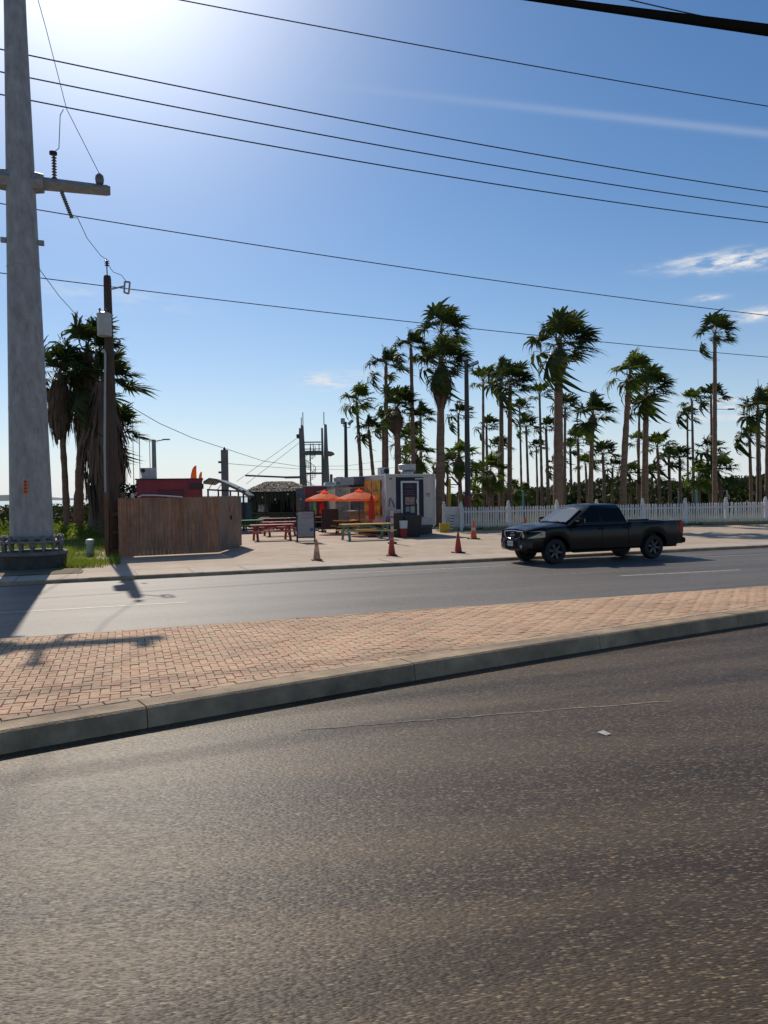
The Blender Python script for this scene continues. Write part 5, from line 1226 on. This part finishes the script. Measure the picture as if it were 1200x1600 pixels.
# floodlight poles
m_lampw = colour('lamp_bronze', (.035, .03, .028), .5); m_glass = mat('lamp_lens', (.35, .38, .42), .15)
def flood(px, d, ytop, r, lab, heads):
    q = GX(px, d, SZ); t = thing('floodlight_pole', lab, 'floodlight pole', q); zt = D(px, ytop, d).z - SZ
    MB().tube([(0, 0, 0), (0, 0, zt * .5), (0, 0, zt)], [r, r * .85, r * .65], n=12).build('post', m_lampw, t, smooth=50)
    for (dx, dy, w, h, tl) in heads:
        x, z = dx / FPX * d, zt - dy / FPX * d
        MB().tube([(0, 0, z - .45), (x * .8, -.02, z - .4), (x, 0, z - .1)], .035, n=6).build('arm', m_lampw, t)
        T = Matrix.Translation((x, 0, z)) @ Matrix.Rotation(tl, 4, 'Y'); o = MB().box(-w / 2, w / 2, -.22, .12, -h / 2, h / 2, 0, T).build('lamp_head', m_lampw, t, bevel=.02)
        MB().box(-w / 2 + .04, w / 2 - .04, -.235, -.2205, -h / 2 + .04, h / 2 - .04, 0, T).build('lens', m_glass, o)
    return t
flood(541.5, 60, 659, .17, 'slim pole with two small floodlights left of the palm grove', [(-4, -1, .3, .42, 0), (8, 1, .5, .2, R(-40))])
f2 = flood(731, 47, 563, .19, 'tall brown floodlight pole among the palms, its foot coloured like a reddish lens flare', [(11, 6, .62, .2, R(-20)), (-3, -2, .3, .25, 0)])
MB().bar((0, 0, 7.6), (-.42, 0, 7.72), .05, .05).build('camera_arm', m_lampw, f2); MB().box(-.62, -.36, -.08, .08, 7.66, 7.8).build('camera_box', m_galv2, f2)
MB().lathe([(.23, 0), (.225, 1.1), (.19, 2.0)], 12).build('flare_tinted_foot', colour('foot_flare_red', (.20, .05, .045), .7, vscale=3), f2, smooth=40)  # red colour imitates a lens flare over the pole foot
q = GX(1117, 74, SZ); t = thing('street_lamp', 'double arm street lamp behind the tall lone palm at right', 'street lamp', q); zt = D(1117, 639, 74).z - SZ
MB().tube([(0, 0, 0), (0, 0, zt)], [.12, .07], n=8).build('post', m_galv2, t); MB().bar((-1.6, 0, zt), (1.4, 0, zt - .05), .05, .05).build('arm', m_galv2, t)
for s, x in ((-1, -1.9), (1, 1.6)): MB().box(x - .3, x + .3, -.12, .12, zt - .1, zt + .02).build('lamp_head', m_lampw, t, bevel=.02)
q = GX(1185, 62, SZ); zt = D(1183, 592, 62).z - SZ; tag(MB().tube([(0, 0, 0), (0, 0, zt)], [.07, .02], n=6).build('mast', m_dark, None, loc=q), 'thin dark mast sticking out of the right edge palms', 'mast')
# yellow post with dark barrier arm beside trailer
q = GX(702.5, 47.5, SZ); t = thing('barrier_post', 'yellow post carrying a folded black barrier arm behind the trailer', 'barrier'); t.location = q
zt = D(702, 748, 47.5).z - SZ; MB().tube([(0, 0, 0), (0, 0, zt)], .085, n=10).build('post', colour('barrier_yellow', (.50, .33, .03)), t, smooth=40)
b = MB(); b.tube([(-.2, 0, zt - .3), (-.1, 0, zt + .08), (.15, 0, zt + .1), (.7, 0, zt - .5)], .06, n=8); b.tube([(-.25, 0, zt - .35), (.55, 0, zt - .38)], .035, n=6); b.build('arm', m_black, t, smooth=50)
# teal post and pale post in the field
for px, d, y, m_, lab, nm in ((1088, 52, 767, colour('teal_post', (.06, .30, .26)), 'short teal post standing behind the fence right of the pickup', 'marker_post'), (817, 52, 767, MATS['teal_post'], 'short teal post standing behind the fence left of the pickup', 'marker_post'), (1136, 60, 767, m_galv2, 'weathered grey post in the field right of the bushy low palm', 'field_post'), (1060, 66, 768, m_galv2, 'weathered grey post in the field among the short palms', 'field_post')):
    q = GX(px, d, SZ); z = D(px, y, d).z - SZ; tag(MB().tube([(0, 0, 0), (0, 0, z), (0, 0, z + .03)], [.075, .07, .03], n=8).build(nm, m_, None, loc=q), lab, 'post')

# signs and cones
q = G(478, 847.5, SZ); sg = thing('menu_board', 'standing framed menu board with pink heading beside the nearest cone', 'menu board', q, RZ * .2)
m_chalk = mat('menu_face', (.40, .375, .36), .55, vscale=3, col2=(.32, .30, .29)); sw = .80
lean = Matrix.Rotation(R(-7), 4, 'X')
fr = MB(); T = Matrix.Translation((0, .0, 0)) @ lean
for x in (-sw / 2, sw / 2): fr.box(x - .03, x + .03, -.03, .02, 0, 1.46, 0, T)
for z in (.2, 1.40): fr.box(-sw / 2 + .031, sw / 2 - .031, -.028, .018, z, z + .06, 0, T)
fr.box(-sw / 2 - .1, sw / 2 + .1, -.03, .02, .04, .08, 0, T)
fr.build('frame', m_black, sg); pn = MB().box(-sw / 2 + .031, sw / 2 - .031, -.016, .01, .261, 1.399, 0, T).build('face', m_chalk, sg)
rg = random.Random(4); b = MB()
def scrawl(z, h, mi, x0=-.33, x1=.33, dens=.034):
    x = x0
    while x < x1:
        w_ = rg.uniform(.5, 1.3) * dens; k = rg.random()
        if k > .14:
            hh = h * rg.uniform(.55, 1); b.box(x, x + w_ * .3, -.0195, -.0165, z, z + hh, mi, T); b.box(x + w_ * .3, x + w_, -.0195, -.0165, z + (hh * .8 if k > .55 else 0), z + (hh if k > .55 else hh * .25), mi, T)
        x += w_ * 1.25
scrawl(1.24, .12, 0, -.26, .28, .07); scrawl(1.07, .12, 0, -.18, .31, .06)
for k in range(9): scrawl(.93 - k * .075, .034, 1, -.33, rg.uniform(.0, .3))
b.build('chalk_lettering', [colour('chalk_pink', (.40, .07, .22)), colour('chalk_dark', (.12, .11, .13))], pn, kind='stuff')
b = MB(); b.lathe([(.06, 0), (.075, .004), (.06, .008)], 10, axis='y', c=(.27, -.022, .58)); b.xform(Matrix.Identity(4)); b.build('round_mark', colour('mark_blue', (.05, .10, .2)), pn)
b = MB(); b.bar((-sw / 2, .0, 1.3), (-sw / 2, .62, 0), .05, .04); b.bar((sw / 2, .0, 1.3), (sw / 2, .62, 0), .05, .04); b.build('back_leg', m_black, sg)
q = G(516, 832, SZ); sb = thing('sandwich_board', 'plain black sandwich board seen from behind near the yellow tables', 'sandwich board', q, RZ * .6)
for s in (1, -1):
    T = Matrix.Translation((0, s * .3, 0)) @ Matrix.Rotation(R(13 * s), 4, 'X'); b = MB(); b.box(-.44, .44, -.015, .015, .2, 1.34, 0, T); pnl = b.build('panel', mat('board_black', (.022, .022, .024), .5, var=.2), sb)
    b = MB(); [b.box(x - .03, x + .03, -.022, .022, 0, 1.36, 0, T) for x in (-.45, .45)]; b.box(-.42, .42, -.022, .022, 1.34, 1.39, 0, T); b.build('frame', m_black, pnl)
# traffic cones
m_cone = colour('cone_red', (.42, .045, .022), .5, var=.2, vscale=5); m_cone_o = colour('cone_orange', (.72, .12, .02), .5, var=.12); m_cone_f = mat('cone_faded', (.60, .22, .05), .6, vscale=3, col2=(.50, .34, .22)); m_refl = mat('cone_band', (.50, .42, .36), .5, var=.15); m_coneb = mat('cone_base', (.03, .022, .02), .7)
def cone(px, py, h, lab, m_body, bands, m_base=m_coneb, name='traffic_cone'):
    q = G(px, py, SZ); t = thing(name, lab, 'traffic cone', q, rs.uniform(0, 1), 'traffic cones along the pavement'); s = h / .72
    b = MB(); b.box(-.19 * s, .19 * s, -.19 * s, .19 * s, 0, .03 * s); b.build('base', m_base, t, bevel=.008)
    def rr(z): return s * (.135 - (.135 - .028) * (z / s - .03) / .69)
    MB().lathe([(rr(.03 * s) + .02 * s, .03 * s), (rr(.05 * s), .05 * s), (rr(.4 * s), .4 * s), (rr(.70 * s), .70 * s), (rr(.72 * s) * .8, .72 * s), (0, .722 * s)], 20).build('cone_body', m_body, t, smooth=50)
    for (z0, z1, mm) in bands: MB().lathe([(rr(z0 * s) + .004, z0 * s), (rr(z1 * s) + .004, z1 * s)], 20).build('band', mm, t, smooth=50)
cone(495, 875, .68, 'faded orange cone with a wide pale band, nearest on the left', m_cone_f, [(.30, .50, mat('cone_pale', (.55, .40, .28), .6, var=.1)), (.50, .60, m_cone_o)], MATS['cone_base'])
cone(612, 868, .74, 'dark red cone in the middle with a striped marker post right behind it', m_cone, [(.52, .60, mat('band_dull', (.32, .2, .18), .6))])
cone(716, 863.5, .74, 'dark red cone at the right, alone in front of the picket fence gate', m_cone, [])
cone(740, 842, .86, 'bright orange cone with one pale band standing close to the picket fence', m_cone_o, [(.34, .44, m_refl)])
q = GX(612, 33.2, SZ); t = thing('marker_post', 'grey banded marker post rising behind the middle cone', 'marker post', q); zt = D(612, 795.5, 33.2).z - SZ
MB().lathe([(.2, 0), (.2, .06), (.08, .09)], 12).build('base', m_coneb, t); MB().tube([(0, 0, .05), (0, 0, zt)], .062, n=12).build('post', colour('marker_red', (.36, .06, .04)), t, smooth=50)
for k in range(3): z = zt - .2 - k * .34; MB().tube([(0, 0, z - .1), (0, 0, z + .16)], .066, n=12).build('band', m_refl, t, smooth=50)
tag(MB().lathe([(.16, 0), (.1, .05), (.08, .5), (.03, .75), (0, .76)], 14).build('delineator', m_cone_o, None, smooth=50, loc=GX(820, fence_d(820) - 1.4, SZ)), 'small orange delineator seen over the pickup hood by the fence', 'delineator')
# litter on the near road
q = G(945, 1146, .006); b = MB(); b.add([(-.03, -.05, .0), (.04, -.04, .003), (.033, .047, .012), (-.04, .056, .004)], [(0, 1, 2, 3)]); b.xform(Matrix.Rotation(.5, 4, 'Z'))
tag(b.build('paper_scrap', colour('paper_white', (.42, .40, .36)), None, loc=q), 'small white scrap of paper lying on the near road', 'litter')
# ------------------------------------------------------------------ the black pickup
m_paint_b = mat('pickup_black', (0.006, 0.006, 0.0065), 0.19, coat=0, var=.15, vscale=30, spec=.30)
m_glass_b = mat('tinted_glass', (0.006, 0.007, 0.008), 0.05, spec=.18); m_wind = mat('windscreen_glass', (0.02, 0.035, 0.04), 0.04, spec=1.0)
m_chrome = mat('chrome', (.55, .55, .56), .18, metal=1.0); m_trimb = mat('pickup_trim', (.010, .010, .010), .7, spec=.2)
m_rimd2 = mat('pickup_rim', (.10, .10, .102), .4, metal=.5)
m_lens = mat('headlight_lens', (.40, .33, .22), .12, coat=.6, var=.2, vscale=12); m_tail = mat('tail_lens', (.40, .012, .012), .2, coat=.5); m_amber = mat('amber_lens', (.5, .2, .02), .25)
wf, wr = G(865, 881), G(1018, 872.5)                    # near side wheels touch the road here
ax = (wf - wr); WB = ax.length; ax.normalize(); ang = math.atan2(ax.y, ax.x)
HWD = .90; XF = 1.86; XR = XF - WB
side = Vector((-ax.y, ax.x, 0))                          # left of the heading, towards the camera
org = wf - ax * XF - side * (HWD - .13)
pk_ = thing('pickup_truck', 'black crew cab pickup truck driving left along the far kerb', 'pickup truck', org, ang)
XN, XT, Rw = 2.80, XR - 1.22, .395
FL_ = .40                                               # sill height
def zbot(x):
    z = FL_
    for xc in (XF, XR):
        dx = abs(x - xc)
        if dx < .50: z = max(z, .40 + math.sqrt(max(0, .50 ** 2 - dx * dx)) * .94)
    if x > 2.45: z = max(z, .40 + (x - 2.45) * .10)
    if x < XT + .35: z = max(z, .46)
    return z
CAB0, CAB1 = 1.40, -1.02
def ztop(x):
    if x > CAB0: t = (x - CAB0) / (XN - CAB0); return 1.20 - .03 * t - .14 * t ** 3
    if x > CAB1: return 1.20
    return 1.235
def halfw(x):
    w = .91
    if x > 2.0: w -= .16 * ((x - 2.0) / (XN - 2.0)) ** 2.2
    if x < XT + .2: w -= .03
    for xc in (XF, XR):
        dx = abs(x - xc)
        if dx < .62: w += .028 * (1 - (dx / .62) ** 2)
    return w
xs = sorted(set([XT, XT + .04, XT + .12, XT + .35, CAB1, CAB1 - .02, CAB0, CAB0 + .05, XN - .02, XN] + list(np.linspace(XT + .2, XN - .1, 34)) + [xc + .505 * s for xc in (XF, XR) for s in (1, -1)] + [xc + .5 * math.cos(a) for xc in (XF, XR) for a in np.linspace(0, math.pi, 13)]))
xs = [x for i, x in enumerate(xs) if i == 0 or x - xs[i - 1] > .004]
def section(x):
    zb, zt, w = zbot(x), ztop(x), halfw(x); bed = x < CAB1 - .01; c = max(0.0, 1 - abs(x - XN) / .25)
    zm = lambda t: zb + (zt - zb) * t
    L = [(w - .05, zb - .0), (w - .012, zb + .03), (w, zm(.38) if zb < .7 else zm(.5)), (w - .008, zm(.72)), (w - .03, zm(.9))]
    if bed: L += [(w - .045, zt - .01), (w - .06, zt), (w - .13, zt), (w - .14, zt - .03), (w - .15, .78), (0, .78)]
    else: L += [(w - .07, zt - .02), (w - .13, zt + .005), (w - .30, zt + .035), (w - .36, zt + .03), (.3, zt + .05), (0, zt + .055)]
    return L
body = MB(); vs = []; fs = []; ns = None
for x in xs:
    L = section(x); full = L + [(-y, z) for (y, z) in L[-2::-1]]; ns = len(full); vs += [(x, y, z) for (y, z) in full]
for i in range(len(xs) - 1):
    for j in range(ns - 1): fs.append((i * ns + j, i * ns + j + 1, (i + 1) * ns + j + 1, (i + 1) * ns + j))
fs.append(tuple(range(ns))); e = (len(xs) - 1) * ns; fs.append(tuple(e + j for j in range(ns - 1, -1, -1)))
body.add(vs, fs); bd = body.build('body', m_paint_b, pk_, smooth=38)
# underside, wheel wells
b = MB(); b.box(XT + .1, XN - .25, -.70, .70, .36, .60); b.box(CAB1 + .1, CAB0 + .05, -.80, .80, .34, .42); b.build('underbody', m_trimb, pk_)
# cab: greenhouse lofted from belt to roof
zr = 1.80
belt = [(CAB0 + .02, .80), (CAB0 + .02, -.80), (CAB1, -.84), (CAB1, .84)]
def ring(z, xf, xr, w): return [(xf - .08, -w + .10, z), (xf - .16, -w, z), (xr + .12, -w, z), (xr, -w + .12, z), (xr, w - .12, z), (xr + .12, w, z), (xf - .16, w, z), (xf - .08, w - .10, z), (xf, .25, z), (xf, -.25, z)]
lev = [ring(1.17, 1.50, CAB1, .88), ring(1.25, 1.36, CAB1 + .01, .865), ring(1.70, .66, CAB1 + .20, .70), ring(1.775, .50, CAB1 + .27, .655), ring(1.815, .30, CAB1 + .40, .56), ring(1.83, -.1, CAB1 + .7, .2)]
b = MB(); vs = sum(lev, []); n = 10; fs = []
for i in range(len(lev) - 1):
    for k in range(n): fs.append((i * n + k, i * n + (k + 1) % n, (i + 1) * n + (k + 1) % n, (i + 1) * n + k))
fs.append(tuple((len(lev) - 1) * n + k for k in range(n))); b.add(vs, fs); cab = b.build('cab', m_paint_b, pk_, smooth=40)
# glass panes set a little proud of the cab
def pane(nm, pts, m_, nrm, dist=.006):
    nv = Vector(nrm).normalized(); b = MB(); A = [Vector(p) + nv * dist for p in pts]; B = [Vector(p) - nv * .01 for p in pts]; k = len(pts)
    b.add(A + B, [tuple(range(k))] + [(i, k + i, k + (i + 1) % k, (i + 1) % k) for i in range(k)]); o = b.build(nm, m_, cab); 
    bmm = bmesh.new(); bmm.from_mesh(o.data); bmesh.ops.recalc_face_normals(bmm, faces=bmm.faces); bmm.to_mesh(o.data); bmm.free(); return o
pane('windscreen', [(1.345, -.72, 1.265), (1.365, -.25, 1.265), (1.365, .25, 1.265), (1.345, .72, 1.265), (.69, .585, 1.69), (.705, .25, 1.69), (.705, -.25, 1.69), (.69, -.585, 1.69)], m_wind, (.50, 0, .75), .022)
def on_side(x, z): t = (z - 1.25) / .45; return (.865 - .165 * t)
for s in (1, -1):
    nr = (0, s, .36)
    pane('side_window', [(x, s * on_side(x, z), z) for x, z in ((1.12, 1.27), (.16, 1.27), (.16, 1.68), (.52, 1.68))], m_glass_b, nr)
    pane('side_window', [(x, s * on_side(x, z), z) for x, z in ((.08, 1.27), (-.86, 1.27), (-.72, 1.66), (-.66, 1.68), (.08, 1.68))], m_glass_b, nr)
    for x, lab in ((.12, 0), (-.84, 1)):                 # door handles
        MB().bar((x + .1, s * .918, 1.06), (x - .1, s * .918, 1.06), .03, .035).build('door_handle', m_trimb, pk_, bevel=.006)
    b = MB(); b.box(.93, 1.15, min(s * .90, s * 1.12), max(s * .90, s * 1.12), 1.235, 1.40); mir = b.build('wing_mirror', m_trimb, pk_, bevel=.03)
    MB().box(.918, .93, min(s * .93, s * 1.1), max(s * .93, s * 1.1), 1.25, 1.385).build('mirror_glass', m_chrome, mir)
    MB().box(1.149, 1.156, min(s * .92, s * 1.1), max(s * .92, s * 1.1), 1.30, 1.345).build('mirror_cap', m_chrome, mir)
    # headlights wrap the corner
    hl = MB(); P_ = [(2.30, .902, .86), (2.30, .902, 1.03), (2.42, .89, 1.055), (2.72, .80, 1.035), (2.835, .60, 1.01), (2.862, .50, .99), (2.862, .50, .84), (2.80, .74, .83), (2.55, .875, .84)]
    top = [(x + XN - 2.84, s * (halfw(min(x + XN - 2.84, XN)) + .012 if y > .62 else y), z - .015) for x, y, z in P_]; inn = [(x - .08, y - s * .12, z) for x, y, z in top]; k = len(P_)
    hl.add(top + inn, [tuple(range(k)), tuple(range(2 * k - 1, k - 1, -1))] + [(i, k + i, k + (i + 1) % k, (i + 1) % k) for i in range(k)]); o = hl.build('headlight', m_lens, pk_, smooth=60)
    MB().bar((2.36, s * .925, .93), (2.44, s * .91, .93), .02, .05).build('side_marker', m_amber, o)
    b = MB(); b.box(XT - .02, XT + .17, min(s * .78, s * .895), max(s * .78, s * .895), .82, 1.20); b.build('tail_light', m_tail, pk_, bevel=.015)
    arch = [(xc_ + .53 * math.cos(a), .40 + .53 * .94 * math.sin(a)) for xc_ in (0,) for a in np.linspace(.05, math.pi - .05, 12)]
    for xc in (XF, XR):
        MB().tube([(xc + x, s * (halfw(xc + x) - .006), z) for x, z in arch], .024, n=6).build('arch_trim', m_trimb, pk_, smooth=60)
# grille, bumper, plate, emblem
b = MB(); b.box(XN - .02, XN + .012, -.42, .42, .80, 1.0); b.build('grille', m_trimb, pk_)
for y in (-.34, -.20, .20, .34):
    MB().box(XN + .012, XN + .03, y - .014, y + .014, .82, .98).build('grille_bar', m_rimd, pk_)
b = MB(); fr_ = [(XN + .035, -.48, .99), (XN + .04, -.40, .80), (XN + .045, -.16, .785)]; 
for s in (1, -1): b.tube([(XN + .02, s * .49, 1.0), (XN + .03, s * .40, .80), (XN + .035, s * .14, .785)], .022, n=6)
b.tube([(XN + .02, .49, 1.0), (XN + .01, 0, 1.03), (XN + .02, -.49, 1.0)], .018, n=6); b.build('grille_surround', m_chrome, pk_, smooth=60)
b = MB(); ringp = [(XN + .045, .10 * math.cos(a), .895 + .085 * math.sin(a)) for a in np.linspace(0, 2 * math.pi, 17)]; b.tube(ringp, .012, n=6, caps=False); b.box(XN + .03, XN + .055, -.125, .125, .875, .915); b.build('emblem', m_chrome, pk_)
b = MB(); vs = []; P2 = [(XN - .42, .925), (XN - .12, .875), (XN + .07, .66), (XN + .12, .3), (XN + .12, -.3), (XN + .07, -.66), (XN - .12, -.875), (XN - .42, -.925)]
k = len(P2); vs = [(x, y, z) for z in (.42, .50, .72, .775) for (x, y) in [(a - (.06 if z < .45 else .015 if z > .76 else 0), c * (.97 if z < .45 else 1)) for a, c in P2]]
fs = [(i * k + j, i * k + j + 1, i * k + k + j + 1, i * k + k + j) for i in range(3) for j in range(k - 1)] + [tuple(range(k - 1, -1, -1)), tuple(3 * k + j for j in range(k))] + [tuple(i * k for i in range(4)), tuple(i * k + k - 1 for i in range(3, -1, -1))]
b.add(vs, fs); bp = b.build('front_bumper', m_paint_b, pk_, smooth=35)
MB().box(XN + .115, XN + .128, -.34, .34, .47, .58).build('lower_intake', m_trimb, bp)
pl = MB().box(XN + .128, XN + .14, -.155, .155, .555, .71).build('number_plate', mat('plate_white', (.62, .62, .60), .5, var=.06), bp)
b = MB(); b.box(XN + .1395, XN + .1415, -.12, .12, .60, .665); b.build('plate_characters', mat('plate_grey', (.30, .31, .34), .6, vscale=22, col2=(.55, .55, .54), detail=1), pl)
for s in (1, -1): MB().lathe([(.06, 0), (.055, .02), (0, .025)], 10, axis='x', c=(XN + .085, s * .56, .56)).build('fog_light', m_glass, bp)
b = MB(); b.box(XT - .16, XT + .0, -.86, .86, .48, .66); b.build('rear_bumper', m_trimb, pk_, bevel=.03)
MB().box(XT - .012, XT + .002, -.72, .72, .72, 1.2).build('tailgate', m_paint_b, pk_)
b = MB(); b.box(CAB1 - .06, XT + 4.6 if False else CAB1 + .01, -.80, .80, 1.16, 1.24); b.build('bed_front', m_trimb, pk_)
b = MB(); b.bar((-.85, .86, .35), (CAB0 - .2, .86, .35), .12, .05); b.bar((-.85, -.86, .35), (CAB0 - .2, -.86, .35), .12, .05); b.build('side_step', m_trimb, pk_)
# seams of the doors
b = MB()
for s in (1, -1):
    for x in (1.30, .12, -.92): b.box(x - .004, x + .004, min(s * .905, s * .914), max(s * .905, s * .914), .5, 1.18)
b.build('door_seam', m_trimb, pk_)
pane('visor_band', [(.78, -.585, 1.625), (.795, -.25, 1.625), (.795, .25, 1.625), (.78, .585, 1.625), (.70, .56, 1.685), (.715, .25, 1.685), (.715, -.25, 1.685), (.70, -.56, 1.685)], m_glass_b, (.50, 0, .75), .026)
b = MB(); [b.bar((1.40, y, 1.262), (1.30, y - .55, 1.315), .02, .02) for y in (.55, -.02)]; b.build('wiper', m_trimb, pk_)
# wheels
def wheel(x, y):
    s = 1 if y > 0 else -1
    t_ = MB().lathe([(.235, -.12), (.30, -.135), (.37, -.125), (Rw, -.08), (Rw, .08), (.37, .125), (.30, .135), (.235, .12)], 32, axis='y', c=(x, y, Rw), cap=False).build('wheel', m_tyre, pk_, smooth=35)
    b = MB(); b.lathe([(.245, .11 * s), (.235, .125 * s), (.22, .10 * s), (.20, .02 * s), (0, .02 * s)], 28, axis='y', c=(x, y, Rw), cap=False); b.build('rim', m_rimd, t_, smooth=35)
    b = MB()
    for k in range(6):
        a = 2 * math.pi * k / 6 + .2; c, sn = math.cos(a), math.sin(a)
        b.bar((x + .03 * c, y + .085 * s, Rw + .03 * sn), (x + .232 * c, y + .105 * s, Rw + .232 * sn), .03, .06, up=(-sn, 0, c))
    b.build('spokes', m_rimd2, t_); MB().lathe([(.06, .08 * s), (.055, .12 * s), (0, .125 * s)], 14, axis='y', c=(x, y, Rw)).build('hub_cap', m_rimd, t_, smooth=40)
for x in (XF, XR):
    for y in (HWD - .13, -(HWD - .13)): wheel(x, y)
b = MB(); [b.tube([(x, -.7, Rw), (x, .7, Rw)], .06, n=8) for x in (XF, XR)]; b.build('axle', m_trimb, pk_)
